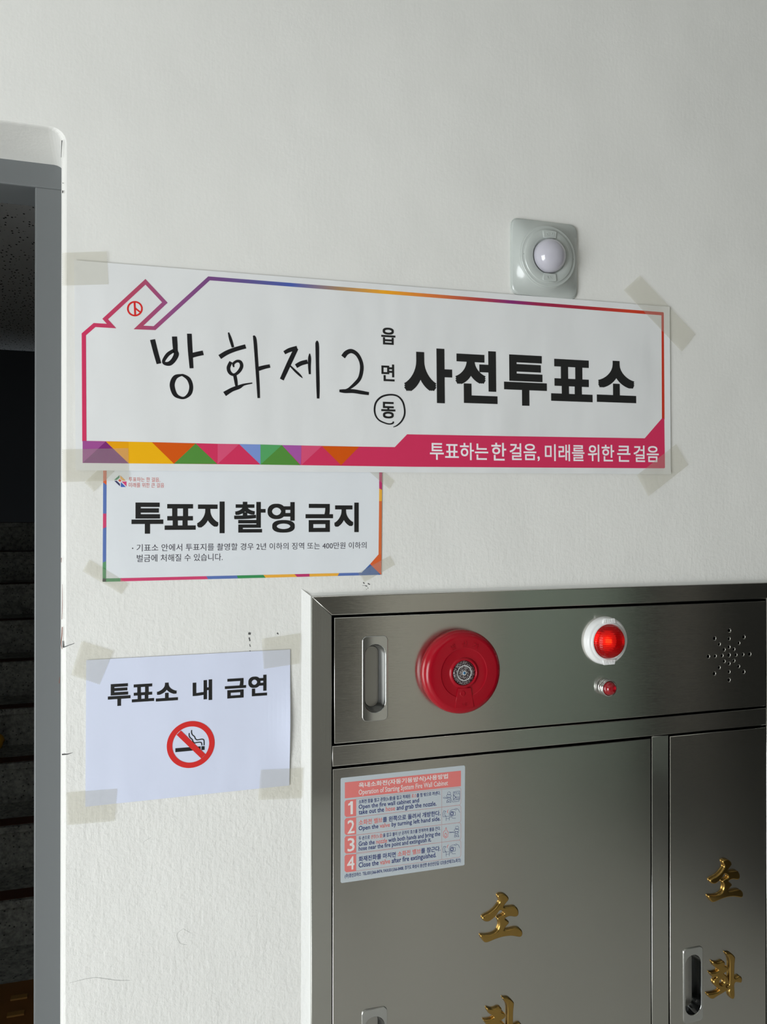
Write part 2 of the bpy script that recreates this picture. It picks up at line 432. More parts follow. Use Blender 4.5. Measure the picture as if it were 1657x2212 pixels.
# plaster feathered up to the cabinet
def wedge(name, x0, x1, z0, z1, h, side):
    if side == 'L': vv = [(x0, -.0001, z0), (x1, -.0001, z0), (x1, -h, z0), (x0, -.0001, z1 + .012), (x1, -.0001, z1), (x1, -h, z1)]
    else: vv = [(x0 - .012, -.0001, z1), (x0, -.0001, z0), (x0, -h, z0), (x1, -.0001, z1), (x1, -.0001, z0), (x1, -h, z0)]
    return mesh(name, vv, [(0, 1, 2), (3, 5, 4), (0, 2, 5, 3), (1, 4, 5, 2), (0, 3, 4, 1)], M_CAULK, wall)
wedge('plaster_fillet', CX0 - .014, CX0 + .0005, CZ0, CZ1, .0045, 'L')
wedge('plaster_fillet', CX0, CX1, CZ1 - .0005, CZ1 + .005, .003, 'T')

# dark marks on the wall
zs = zm(120, 1330, 2.762)
strokes('scuff_mark', [[(45, 190, 5), (75, 178, 4), (112, 165, 3)], [(38, 828, 9), (70, 826, 6), (102, 817, 2)], [(44, 150, 5), (46, 190, 8)]], -.0002, M_SCUFF, wall, zs, 2.762)
strokes('scuff_mark', [[(1150, 105, 14), (1165, 108, 14)], [(1155, 130, 8), (1160, 152, 7)], [(1158, 170, 4), (1162, 185, 5)], [(1158, 208, 5), (1163, 212, 3)], [(1322, 102, 10), (1330, 112, 4)]], -.0002, M_SCUFF, wall, zs, 2.762)
zs2 = zm(740, 1190, 11.84)
strokes('scuff_mark', [[(525, 800, 22), (560, 838, 26)], [(645, 830, 26), (700, 862, 26)], [(508, 882, 8), (570, 885, 8), (600, 895, 26), (635, 908, 14)], [(645, 940, 22), (655, 962, 12)], [(610, 975, 14), (620, 990, 10)]], -.0002, M_SCUFF, wall, zs2, 11.84)
zs3 = zm(0, 1200, 4.02)
strokes('paint_chip', [[(534, 20, 5), (532, 60, 3)], [(541, 250, 2), (541, 420, 4), (538, 555, 4)], [(540, 620, 7), (538, 690, 8), (532, 760, 7), (540, 812, 5)], [(518, 1055, 3), (514, 1110, 6)], [(516, 1178, 8), (514, 1186, 8)]], -.0002, M_RUST, wall, zs3, 4.02)
zs4 = zm(0, 200, 3.569)
strokes('paint_chip', [[(478, 368, 8), (476, 410, 5), (472, 500, 3)], [(482, 695, 6), (490, 700, 3)], [(484, 755, 10), (483, 775, 8)]], -.0002, M_SCUFF, wall, zs4, 3.569)
strokes('pencil_line', [[(60, 1125, 2), (160, 1100, 4), (230, 1090, 4), (300, 1098, 5), (380, 1108, 4), (455, 1108, 3)]], -.0002, M_SCUFF, wall, zm(130, 1750, 3.013), 3.5 * 3.013)
strokes('pencil_line', [[(800, 772, 2), (765, 800, 2), (762, 830, 2), (785, 868, 2), (825, 877, 2)], [(800, 772, 2), (855, 802, 2)], [(545, 205, 2), (590, 178, 2)]], -.0002, M_SCUFF, wall, zm(130, 1750, 3.013), 2.6 * 3.013)

# --- the rest of the room (behind and beside the viewer)
def st(o): o['kind'] = 'structure'; return o
st(box('floor', XL - .12, XR_ + .12, YB - .12, DREV + .09, -.1, 0, M_FLOOR))
st(box('floor', 2.35, XR_, YB, -.15, .0005, .008, M_GREYW))  # dark sheet added on the unseen floor to darken the right door's reflection
st(box('ceiling', XL - .12, XR_ + .12, YB - .12, 0.0, ZC, ZC + .1, M_CEIL))
st(box('wall_right', XR_, XR_ + .12, YB, 0, 0, ZC, M_GREYW))
# left wall: open glass entrance
lw = bmesh.new()
add_box(lw, XL - .12, XL, YB, -3.14, 0, ZC); add_box(lw, XL - .12, XL, -.96, 0, 0, ZC); add_box(lw, XL - .12, XL, -3.14, -.96, 2.0, ZC)
st(from_bm('wall_left', lw, M_WALL_R))
wf = bmesh.new()
for y in (-3.14, -2.07, -1.0): add_box(wf, XL - .08, XL - .03, y, y + .04, 0, 2.0, .004)
add_box(wf, XL - .08, XL - .03, -3.14, -.96, 1.96, 2.0)
st(from_bm('window_1', wf, M_CHROME))
# unseen rear wall, its coloured sections added to shape the bands reflected in steel
def rx(px, py=1450):                           # where the steel door at that pixel looks to on the rear wall
    x = at(px, py, CY0)[0]; return x + x * (-YB) / DIST
g0, g1, d0_, d1_, e0_, e1_ = rx(1072), rx(1372), rx(1372), rx(1455), rx(1525), rx(1700)
hL = rx(803)
REAR = [(XL, hL, M_SHADE), (hL, g0, M_WALL_R), (g0, g0 + .07, M_DARK), (g0 + .07, g1, M_GREEN), (d0_, d1_, M_DARK), (d1_, e0_, M_WARM), (e0_, XR_, M_GREYW)]
for k, (a, b, m_) in enumerate(REAR):
    if a < b: st(box('wall_rear', a, min(b, XR_), YB - .12 - (.0 if m_ is not M_DARK else .08), YB - (.0 if m_ is not M_DARK else .08), 0, ZC, m_))
# small downlights
for (lx, ly, lw_) in ((.35, -1.35, 'above the viewer near the doorway side'), (1.9, -1.35, 'above and to the right of the cabinet'), (.35, -2.5, 'by the rear wall on the doorway side'), (1.9, -2.5, 'by the rear wall on the right')):
    t = thing('ceiling_light', (lx, ly, ZC - .02), 'small round ceiling downlight ' + lw_, 'lamp', 'ceiling downlights out of view')
    bmx = bmesh.new(); bmesh.ops.create_cone(bmx, cap_ends=True, segments=24, radius1=.05, radius2=.05, depth=.012, matrix=Matrix.Translation((lx, ly, ZC - .007))); from_bm('diffuser', bmx, mat('downlight', (1, 1, 1, 1), .5, emit=(1, .97, .9, 1), es=14), t)
    bmx = bmesh.new(); bmesh.ops.create_cone(bmx, cap_ends=False, segments=24, radius1=.066, radius2=.060, depth=.016, matrix=Matrix.Translation((lx, ly, ZC - .008))); from_bm('trim_ring', bmx, M_WHITEL, t)

# --- grey steel door frame
FY = DREV
jx0 = at(74.0, 1200, FY)[0] ; hz = at(40, 400, FY)[1]
door = thing('door_1', (EX - .5, FY, 0), 'grey enamelled steel door frame around the dark stairwell opening', None, None, 'structure')
def frame_part(name, x0, x1, z0, z1):
    bm = bmesh.new(); add_box(bm, x0, x1, FY, FY + .09, z0, z1, .0022, 2); return from_bm(name, bm, M_FRAME, door)
frame_part('jamb', jx0, EX + .012, 0, hz + .0006)
frame_part('jamb', XLJ - .012, XLJ + .035, 0, hz + .0006)
frame_part('head', XLJ - .012, EX + .012, hz, EZ + .012)

# --- stairwell beyond
SX0, SX1 = -1.55, .25
ceil_z = EYE + 1.02
_z0, _z1 = at(35, 757, 0)[1] - EYE, at(35, 757, 1)[1] - EYE
CEY = (1.02 - _z0) / (_z1 - _z0)
st(box('ceiling', SX0, SX1, FY + .09, CEY, ceil_z, ceil_z + .05, M_TILE))
st(box('floor', SX0, SX1, FY + .09, 2.3, -.1, 0, M_TERR))
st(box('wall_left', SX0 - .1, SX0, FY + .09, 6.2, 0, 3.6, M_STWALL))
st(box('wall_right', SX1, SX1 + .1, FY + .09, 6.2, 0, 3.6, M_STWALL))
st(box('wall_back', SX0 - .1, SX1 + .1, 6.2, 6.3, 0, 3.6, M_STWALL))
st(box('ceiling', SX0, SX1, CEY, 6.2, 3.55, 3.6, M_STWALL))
stairs = thing('staircase', ((SX0 + SX1) / 2, 2.03, 0), 'dark speckled terrazzo stairs climbing away behind the grey door frame', 'stairs')
RISE, RUN, Y0S = .17, .296, 3.296 - DIST
for k in range(9):
    y = Y0S + k * RUN; z = RISE * (k + 1)
    bm = bmesh.new(); add_box(bm, SX0 + .004, SX1 - .004, y + .012, y + RUN + .012, max(z - RISE - .02, 0), z - .028)
    add_box(bm, SX0 + .004, SX1 - .004, y, y + RUN + .01, z - .028, z, .004, 2)
    s = from_bm('step', bm, M_TERR, stairs)
    ORG[s.name] = ORG[stairs.name]
    box('anti_slip_strip', SX0 + .02, SX1 - .02, y + .02, y + .10, z, z + .002, M_STRIP, s)
tm = thing('tactile_mat', ((SX0 + SX1) / 2, 1.3, 0), 'ochre tactile paving with raised bars at the foot of the dark stairs', 'floor mat')
_z0, _z1 = at(40, 2124, 0)[1], at(40, 2124, 1)[1]
TMY = _z0 / (_z0 - _z1)
box('tile_base', SX0 + .05, SX1 - .05, .55, TMY, 0, .006, M_TACT, tm)
bm = bmesh.new()
for i in range(13):
    for j in range(8):
        x = -1.0 + i * .085; y = TMY - .78 + j * .095
        add_box(bm, x, x + .05, y, y + .022, .006, .011)
o = from_bm('raised_bars', bm, M_TACT2, tm); o['kind'] = 'stuff'
# yellow thing standing on the third step, cut by the left edge of the photo
yx, yz = at(2, 1612, 2.80)
yb = thing('plastic_bag', (yx - .05, 2.80, RISE * 3), 'yellow crumpled bag on the dark stairs, cut off by the left photo edge', 'bag')
bm = bmesh.new(); bmesh.ops.create_icosphere(bm, subdivisions=3, radius=1)
for v_ in bm.verts:
    c = v_.co; r = 1 + .10 * math.sin(7 * c.x + 3 * c.z) * math.cos(5 * c.y + 2 * c.z)
    top = max(0, c.z) ** 2
    v_.co = Vector((yx - .040 + c.x * .058 * r * (1 - .55 * top), 2.76 + c.y * .055 * r, RISE * 3 + .062 + c.z * .052 * r))
zmin = min(v_.co.z for v_ in bm.verts)
from_bm('bag_body', bm, M_YEL, yb, True)
yb.location.z = zmin

# ================================================================== PAPER SIGNS
# ---- banner
YBN = -.0026
BA = .0103
def rect_sheet(name, TLp, TRp, BRp, BLp, Y, m, parent, bulge=None, t=.00018, nx=28, nz=12):
    c = [at(*p, Y) for p in (TLp, TRp, BRp, BLp)]
    v, f = [], []
    for side in (0, 1):
        for j in range(nz + 1):
            for i in range(nx + 1):
                a, b = i / nx, j / nz
                x = (c[0][0] * (1 - a) + c[1][0] * a) * (1 - b) + (c[3][0] * (1 - a) + c[2][0] * a) * b
                z = (c[0][1] * (1 - a) + c[1][1] * a) * (1 - b) + (c[3][1] * (1 - a) + c[2][1] * a) * b
                v.append((x, Y + side * t - (bulge(a, b) if bulge else 0), z))
    N = (nx + 1) * (nz + 1)
    for j in range(nz):
        for i in range(nx):
            a = j * (nx + 1) + i; f.append((a, a + nx + 1, a + nx + 2, a + 1)); f.append((a + N, a + N + 1, a + N + nx + 2, a + N + nx + 1))
    bd = [i for i in range(nx + 1)] + [(j + 1) * (nx + 1) + nx for j in range(nz)] + [nz * (nx + 1) + nx - 1 - i for i in range(nx)] + [(nz - 1 - j) * (nx + 1) for j in range(nz - 1)]
    for i in range(len(bd)): a, b = bd[i], bd[(i + 1) % len(bd)]; f.append((a, b, b + N, a + N))
    return mesh(name, v, f, m, parent, smooth=False)
bx, bz = at(800, 1018, YBN)
ban = thing('banner', (bx, 0, bz), 'long white paper banner with rainbow outline, handwritten and black printed Korean letters', 'banner')
def ban_edge(a, b):
    r = max(0, (a - .985) / .015) * .0009 + max(0, (b - .97) / .03) * .0009 * (0.4 + 0.6 * a) + max(0, (.03 - b) / .03) * .0003
    return r
rect_sheet('paper', (160.5, 562), (1446, 662.8), (1448.7, 1024.5), (163.3, 1016), YBN, M_PAPER, ban, ban_edge, nx=60, nz=24)
YP = YBN - .00025
# rainbow outline, coloured along its length by its place on the sheet
M_RAIN = bpy.data.materials.new('rainbow_print'); M_RAIN.use_nodes = True; _mats['rainbow_print'] = M_RAIN
bsdf(M_RAIN).inputs['Roughness'].default_value = .45
tc = nd(M_RAIN, 'ShaderNodeTexCoord'); sx = nd(M_RAIN, 'ShaderNodeSeparateXYZ'); lk(M_RAIN, tc, 'Object', sx, 0)
mr = nd(M_RAIN, 'ShaderNodeMapRange'); xa, xb = at(178, 800, YP)[0] - bx, at(1436, 800, YP)[0] - bx
mr.inputs['From Min'].default_value = xa; mr.inputs['From Max'].default_value = xb; lk(M_RAIN, sx, 'X', mr, 'Value')
def fx(px): return (at(px, 800, YP)[0] - bx - xa) / (xb - xa)
lk(M_RAIN, ramp(M_RAIN, mr, 0, [(fx(182), ink(188, 38, 82)), (fx(300), ink(160, 60, 88)), (fx(372), ink(130, 68, 118)), (fx(455), ink(105, 60, 115)),
    (fx(560), ink(80, 78, 135)), (fx(630), ink(62, 82, 155)), (fx(730), ink(150, 120, 90)), (fx(830), ink(222, 150, 20)), (fx(930), ink(200, 110, 50)),
    (fx(1040), ink(160, 55, 60)), (fx(1105), ink(122, 35, 105)), (fx(1160), ink(140, 30, 70)), (fx(1260), ink(155, 28, 45)), (fx(1360), ink(185, 55, 30)), (fx(1432), ink(178, 45, 25))]), 0, bsdf(M_RAIN), 'Base Color')
path = [(182.2, 953.5), (181.0, 722.2), (204.2, 702.1), (241, 704.3), (227.2, 689.1), (314.1, 608.7), (356.1, 653.5), (299.1, 707.4), (333.7, 708.8), (451.6, 601.3), (1431.9, 677.9), (1432.9, 905.5)]
vv, ff = [], []
ribbon([at(x, y, YP) for x, y in path], [.0057] * len(path), vv, ff, YP)
mesh('printed_outline', vv, ff, M_RAIN, ban)
CR, PK, GR, GL, OR_, YE, YO, PU, PL, BL_, VI = [inkm(*c) for c in ((188, 44, 82), (194, 72, 106), (74, 126, 52), (76, 146, 88), (190, 76, 4), (214, 158, 4), (208, 144, 0), (112, 36, 104), (142, 68, 130), (110, 132, 188), (150, 76, 146))]
band = [(178.4, 952.2), (328.1, 955.2), (470.3, 958.7), (608.9, 961.5), (776.3, 964.9), (852.8, 965.9), (879.5, 938.2), (1100, 942.2), (1392.8, 946.8), (1429.9, 903.9), (1435.2, 904), (1436.6, 1011.6), (900, 1008.4), (562.7, 1003.6), (278.1, 1001), (178.4, 1000)]
polys('printed_band', [(band, CR)], YP - .00005, ban)
polys('printed_triangles', [
    ([(178.4, 952.2), (228.4, 953.7), (178.4, 1000)], PL), ([(178.4, 1000), (228.4, 953.7), (278.1, 1001)], PU),
    ([(228.4, 953.7), (278.1, 954.2), (278.1, 1001)], YO), ([(278.1, 954.2), (328.1, 955.2), (375.8, 1001.8), (278.1, 1001)], YE),
    ([(328.1, 955.2), (422.6, 958), (375.8, 1001.8)], OR_), ([(422.6, 958), (469.3, 1002.3), (375.8, 1001.8)], GR),
    ([(470.3, 958.7), (516.7, 959.4), (470, 1002.3)], PK), ([(516.7, 959.4), (562.7, 960.2), (562.7, 1003.6)], BL_),
    ([(562.7, 960.2), (608.9, 961.5), (562.7, 1003.6)], GL), ([(608.9, 961.5), (649, 1004.9), (562.7, 1003.6)], GR),
    ([(608.9, 961.5), (651.2, 962.3), (650.2, 1004.9)], VI), ([(651.2, 962.3), (695.3, 963.6), (651, 1004.9)], PK),
    ([(695.3, 963.6), (776.3, 964.9), (736.8, 1005.1)], OR_)], YP - .00010, ban)
M_SLOG = inkm(236, 214, 222)
zb = zm(900, 930, 2.959)
for tx, l, r, tt, bb in (("투표하는", 85, 458, (300, 78), (133, 187)), ("한", 478, 573, (500, 78), (530, 192)), ("걸음,", 595, 787, (670, 82), (775, 196)),
                         ("미래를", 820, 1073, (890, 88), (1030, 197)), ("위한", 1095, 1263, (1250, 92), (1230, 200)), ("큰", 1282, 1367, (1325, 97), (1325, 200)), ("걸음", 1387, 1548, (1450, 96), (1510, 202))):
    letter('lettering', tx, (l, 130), (r, 130), tt, bb, YP - .00012, M_SLOG, ban, BA, .012, 5, zb)
zt = zm(880, 650, 3.0685)
for tx, l, r, tt, bb in (("사", (-22, 500), (297, 480), (225, 317), (222, 678)), ("전", (318, 500), (598, 660), (570, 335), (400, 677)), ("투", (641, 570), (925, 580), (690, 355), (783, 695)),
                         ("표", (953, 640), (1228, 650), (985, 384), (960, 662)), ("소", (1256, 650), (1517, 660), (1387, 398), (1260, 669))):
    letter('lettering', tx, l, r, tt, bb, YP, M_BLACK, ban, BA, .036, 8, zt)
zc = zm(780, 560, 2.239)
for tx, t, b in (("읍", 331, 413), ("면", 508, 590), ("동", 690, 770)):
    letter('lettering', tx, (97.5 if tx != "면" else 98.5, (t + b) / 2), (166 if tx != "면" else 162, (t + b) / 2), (130, t), (130, b), YP, M_BLACK, ban, BA, .022, 6, zc)
# felt-tip writing
zA = zm(260, 690, 4.603); zB = zm(600, 720, 5.523)
strokes('marker_writing', [
    [(320, 200, 50), (350, 320, 48), (384, 440, 46)],
    [(538, 170, 50), (543, 240, 50), (548, 310, 46), (556, 350, 50), (528, 405, 46), (490, 438, 44), (450, 440, 34), (430, 425, 30), (438, 395, 32), (475, 345, 36), (530, 310, 34)],
    [(686, 142, 46), (694, 300, 46), (708, 486, 38)], [(712, 358, 48), (770, 343, 46), (824, 332, 46)],
    [(610, 552, 18), (545, 575, 42), (515, 650, 48), (540, 740, 44), (590, 775, 28), (640, 778, 24), (690, 735, 38), (704, 665, 38), (680, 595, 38), (630, 558, 26), (605, 552, 18)]], YP, M_MARK, ban, zA, 4.603)
strokes('marker_writing', [
    [(1075, 130, 14), (1095, 195, 30), (1120, 278, 26)], [(988, 374, 46), (1060, 330, 44), (1150, 295, 42), (1246, 268, 42)],
    [(1100, 422, 34), (1075, 480, 36), (1090, 530, 34), (1130, 550, 26), (1175, 522, 32), (1205, 470, 34), (1195, 425, 32), (1160, 415, 26), (1125, 440, 24), (1128, 475, 14)],
    [(1138, 555, 34), (1148, 610, 34), (1155, 662, 26)], [(1036, 742, 48), (1110, 698, 40), (1180, 672, 38), (1230, 648, 20), (1312, 633, 12)],
    [(1322, 162, 16), (1338, 200, 34), (1352, 380, 34), (1368, 620, 32), (1376, 782, 26)], [(1372, 492, 42), (1430, 475, 38), (1488, 463, 34)]], YP, M_MARK, ban, zA, 4.603)
strokes('marker_writing', [
    [(78, 232, 42), (140, 200, 50), (232, 175, 52)], [(222, 178, 52), (140, 350, 56), (48, 552, 50)], [(130, 368, 14), (200, 440, 26), (262, 498, 26), (297, 534, 5)],
    [(218, 392, 50), (280, 358, 52), (356, 338, 50)], [(381, 242, 12), (380, 300, 38), (378, 400, 34), (383, 488, 26)], [(458, 95, 14), (470, 130, 44), (474, 350, 42), (480, 620, 42), (482, 778, 32)]], YP, M_MARK, ban, zB, 5.523)
strokes('marker_writing', [
    [(780, 282, 56), (820, 232, 54), (880, 212, 50), (945, 250, 46), (990, 330, 44), (1003, 420, 46), (980, 530, 44), (925, 600, 42), (850, 660, 26), (800, 678, 16)],
    [(735, 686, 30), (800, 690, 46), (900, 690, 46), (1000, 706, 44), (1088, 720, 36)]], YP - .00006, M_MARK, ban, zB, 5.523)
strokes('marker_writing', [[(1378, 1052, 18), (1376, 1070, 20), (1340, 1082, 16), (1290, 1074, 16), (1215, 1040, 18), (1170, 985, 20), (1155, 905, 22), (1175, 820, 22), (1240, 757, 22), (1335, 733, 20), (1425, 747, 20), (1485, 805, 22), (1511, 885, 22), (1513, 970, 22), (1480, 1045, 20), (1425, 1098, 16), (1378, 1118, 8)]], YP - .00003, M_MARK, ban, zB, 5.523)
# round seal mark
zE = zm(130, 560, 5.523)
rc = [(891 + 84 * math.cos(a * PI / 18), 590 + 82 * math.sin(a * PI / 18), 20) for a in range(37)]
strokes('printed_seal', [rc, [(887, 515, 22), (895, 665, 22)], [(893, 582, 20), (955, 632, 18)]], YP, inkm(190, 34, 32), ban, zE, 5.523, smooth=False)

# ---- notice sheet under the banner
YN = -.0011
nx_, nz_ = at(523, 1250, YN)
nt_ = thing('notice_sheet', (nx_, 0, nz_), 'white printed notice with multicoloured border taped below the long banner', 'notice')
nl0 = at(222.2, 1256.8, YN); nr0 = at(823.9, 1241.7, YN)
px_top = 690
topL = (nl0[0], nl0[1] + .285); topR = (nr0[0], nl0[1] + .285)
sheet = [nl0, nr0, (at(826.3, 1021, YN)[0], nr0[1] + .29), (at(222.9, 1017, YN)[0], nr0[1] + .29)]
sheet[3] = (nl0[0], nr0[1] + .29); sheet[2] = (nr0[0] + .0006, nr0[1] + .29)
slab('paper', sheet, YN, YN + .0002, M_PAPER_C, nt_)
yq = YN - .0002
zn = zm(210, 1010, 5.178); zo = zm(520, 1010, 5.178)
c_o, c_b, c_c, c_g, c_g2, c_y, c_m, c_o2 = [inkm(*c) for c in ((196, 88, 44), (82, 104, 160), (186, 60, 100), (52, 128, 76), (84, 134, 96), (212, 156, 58), (172, 50, 98), (192, 98, 54))]
def Lx(y): return 67 - 7 * (y - 38) / 1240
it = []
segL = [(-60, 165, 195, c_o), (165, 515, 515, c_b), (515, 683, 665, c_c), (683, 1062, 1048, c_b), (1062, 1118, 1134, c_g2), (1118, 1278, 1278, c_g)]
prev = (-60, -60)
for a, b, b2, m_ in segL:
    it.append(([(Lx(prev[0]), prev[0]), (Lx(prev[1]) + 38, prev[1]), (Lx(b2) + 38, b2), (Lx(b), b)], m_)); prev = (b, b2)
it.append(([(60, 1278), (60, 1241), (260, 1237.5), (260, 1274)], c_g))
def by(x): return 1278 - (x - 60) * (1278 - 1200) / (3175 - 60)   # bottom edge in these units (x continues on the right zoom)
def ty(x): return 1241 - (x - 98) * (1241 - 1175) / (2955 - 98)
bb = [(260, 260, 1220, 1240, c_c), (1220, 1240, 1562, 1575, c_b), (1562, 1575, 1858, 1885, c_g), (1858, 1885, 2207, 2237, c_y), (2207, 2237, 2375, 2375, c_m), (2375, 2375, 2707, 2690, c_y), (2707, 2690, 2958, 2958, c_b)]
for t0, b0, t1, b1, m_ in bb: it.append(([(t0, ty(t0)), (t1, ty(t1)), (b1, by(b1)), (b0, by(b0))], m_))
it.append(([(2958, 1175), (3052, 1080), (3173, 1199), (2958, by(2958))], inkm(56, 90, 150)))
it.append(([(3052, 1080), (3147, 972), (3180, 972), (3177, 1199), (3173, 1199)], c_o))
it.append(([(3155, -40), (3188, -40), (3185.6, 250), (3154, 232)], c_m)); it.append(([(3154, 232), (3185.6, 250), (3184.6, 375), (3153, 375)], c_y))
it.append(([(3153, 375), (3184.6, 375), (3180, 973), (3147, 973)], c_o2))
polys('printed_border', it, yq, nt_, zn)
ze = zm(230, 1010, 8.285)
polys('printed_emblem', [([(135, 222), (232, 137), (232, 182), (182, 222)], inkm(52, 118, 80)), ([(246, 140), (345, 235), (288, 235), (246, 192)], inkm(205, 155, 70)),
    ([(208, 231), (235, 205), (268, 233), (243, 256)], inkm(205, 84, 50)), ([(138, 236), (180, 236), (241, 293), (241, 335)], inkm(52, 50, 88)),
    ([(257, 262), (345, 348), (257, 348)], inkm(60, 90, 165)), ([(272, 250), (358, 250), (358, 338)], inkm(190, 60, 105))], yq, nt_, ze)
M_BRK = inkm(184, 92, 80)
letter('lettering', "투표하는 한 걸음,", (352, 135), (703, 135), (470, 108), (690, 163), yq, M_BRK, nt_, 0, 0, 3, zn)
letter('lettering', "미래를 위한 큰 걸음", (352, 195), (748, 195), (400, 169), (400, 222), yq, M_BRK, nt_, 0, 0, 3, zn)
letter('lettering', "투표지", (383, 610), (1425, 500), (1400, 380), (557, 740), yq, M_BLACK, nt_, 0, .032, 8, zn)
letter('lettering', "촬영", (-75, 560), (605, 500), (80, 383), (150, 730), yq, M_BLACK, nt_, 0, .022, 8, zo)
letter('lettering', "금지", (725, 560), (1320, 500), (1295, 392), (860, 725), yq, M_BLACK, nt_, 0, .032, 8, zo)
M_TXT = inkm(52, 48, 58)
letter('lettering', "기표소 안에서 투표지를 촬영할 경우 2년 이하의 징역 또는 400만원 이하의", (440, 900), (3012, 870), (512, 856), (512, 938), yq, M_TXT, nt_, 0, -.002, 3, zn)
letter('lettering', "벌금에 처해질 수 있습니다.", (443, 1010), (1403, 1010), (500, 973), (500, 1056), yq, M_TXT, nt_, 0, -.002, 3, zn)
letter('lettering', ".", (389, 903), (403, 903), (395, 896), (395, 911), yq, M_TXT, nt_, 0, 0, 3, zn)

# ---- A4 no smoking sheet
YA = -.0016
ax, az = at(405, 1720, YA)
a4 = thing('no_smoking_sheet', (ax, 0, az), 'bluish white sheet with Korean words and a red no smoking symbol taped by the doorway', 'notice')
rect_sheet('paper', (186.3, 1426), (627, 1402.8), (625, 1696.5), (184.5, 1742.8), YA, M_PAPER_B, a4, lambda a, b: (max(0, a - .86) / .14) ** 2 * .0045 * math.exp(-((b - .55) / .28) ** 2), nx=44, nz=20)
yA = YA - .00025
za = zm(120, 1330, 2.762)
for tx, l, r, t, b in (("투", (312, 495), (447, 480), (328, 409), (380, 538)), ("표", (455, 515), (588, 505), (478, 410), (460, 517)), ("소", (598, 512), (730, 500), (655, 400), (605, 512)),
                       ("내", (818, 460), (934, 440), (925, 380), (922, 503)), ("금", (1010, 430), (1137, 415), (1030, 377), (1035, 494)), ("연", (1150, 440), (1262, 420), (1250, 352), (1175, 481))):
    letter('lettering', tx, l, r, t, b, yA, M_BLACK, a4, 0, .030, 6, za)
zk = zm(340, 1540, 11.836)
polys('printed_cigarette', [([(458, 905), (1105, 855), (1105, 945), (458, 1005)], M_BLACK), ([(1125, 853), (1207, 850), (1207, 945), (1125, 951)], M_BLACK)], yA, a4, zk)
strokes('printed_smoke', [[(875, 438, 26), (872, 500, 26), (895, 560, 26), (945, 603, 26), (972, 660, 26), (1010, 688, 26), (1080, 680, 26), (1150, 672, 26), (1190, 705, 26), (1192, 830, 26)],
    [(813, 515, 26), (813, 590, 26), (845, 640, 26), (890, 680, 26), (912, 735, 26), (950, 766, 26), (1020, 755, 26), (1100, 752, 26), (1132, 778, 26), (1135, 830, 26)]], yA - .00004, M_BLACK, a4, zk, 11.836)
sx_, sz_ = at(*zk(856, 808), yA)
v, f = [], []
Ro, Ri = .0348, .0268
rp = [(sx_ + (Ro + Ri) / 2 * math.cos(2 * PI * k / 72), sz_ + (Ro + Ri) / 2 * math.sin(2 * PI * k / 72)) for k in range(72)]
ribbon(rp, [Ro - Ri] * 72, v, f, yA - .00012, closed=True)
p_, q_ = at(*zk(545, 505), yA), at(*zk(1175, 1110), yA)
ribbon([p_, q_], [.0086, .0086], v, f, yA - .00014)
mesh('printed_ban_symbol', v, f, inkm(188, 40, 38), a4)

# ---- strips of tape
def tape(pts, Y, label, serr=(1, 3)):
    """pts px corners in order; edges listed in serr are torn on a serrated cutter"""
    P = [Vector(at(x, y, Y)) for x, y in pts]; out = []
    for i in range(4):
        a, b = P[i], P[(i + 1) % 4]; out.append(a)
        if i in serr:
            n_ = max(6, int((b - a).length / .0028)); nn = Vector((b.y - a.y, a.x - b.x)).normalized()
            for k in range(1, 2 * n_):
                out.append(a.lerp(b, k / (2 * n_)) + nn * (.0007 if k % 2 else -.0002))
    o = slab('tape_strip', [(p.x, p.y) for p in out], Y, Y + .00008, M_TAPE)
    return meta(o, label, 'tape', 'strips of clear tape holding the papers')
YT = -.0034
tape([(134, 546), (231, 543), (235, 614), (134, 617)], YT, 'clear tape over the top left corner of the long banner')
tape([(134, 971), (277.6, 968), (279, 1037), (134, 1041.6)], YT - .0001, 'clear tape over the bottom left corner of the long banner')
tape([(183, 1042), (203, 1062), (262, 1003), (240, 986)], -.0019, 'clear tape slanting out from under the banner at the notice top left corner', (0, 2))
tape([(1347, 626.4), (1382.4, 594.9), (1503, 722), (1473.2, 759.6)], -.0042, 'clear tape slanting across the top right corner of the long banner', (0, 2))
tape([(1461, 959), (1487, 1004.4), (1400.6, 1072.5), (1376, 1026.6)], -.0050, 'clear tape slanting across the bottom right corner of the long banner', (0, 2))
tape([(852.3, 1039), (841.8, 1057.3), (792, 1014), (803, 996)], -.0019, 'small clear tape stub at the notice top right corner below the banner', (0, 2))
tape([(842.6, 1200), (853.6, 1219.6), (787, 1257.5), (773, 1238)], -.0021, 'clear tape slanting across the notice bottom right corner above the steel cabinet', (0, 2))
tape([(192.7, 1208.4), (277.8, 1261), (262.9, 1283.7), (177.8, 1233.5)], -.0021, 'clear tape slanting across the notice bottom left corner', (1, 3))
tape([(176.1, 1384.3), (244.9, 1406), (214.9, 1479.2), (153.3, 1458.5)], -.0024, 'clear tape tilted over the top left corner of the no smoking sheet', (0, 2))
tape([(565.3, 1380), (649.7, 1368), (647.5, 1433.2), (569, 1445.1)], -.0030, 'clear tape over the top right corner of the no smoking sheet', (1, 3))
tape([(562.4, 1663.1), (655.1, 1658.7), (652.2, 1724.6), (557.4, 1728.3)], -.0034, 'clear tape over the bottom right corner of the no smoking sheet', (1, 3))
tape([(142.4, 1712), (254, 1703.6), (247.4, 1773.5), (143.5, 1782.6)], -.0024, 'clear tape over the bottom left corner of the no smoking sheet', (1, 3))

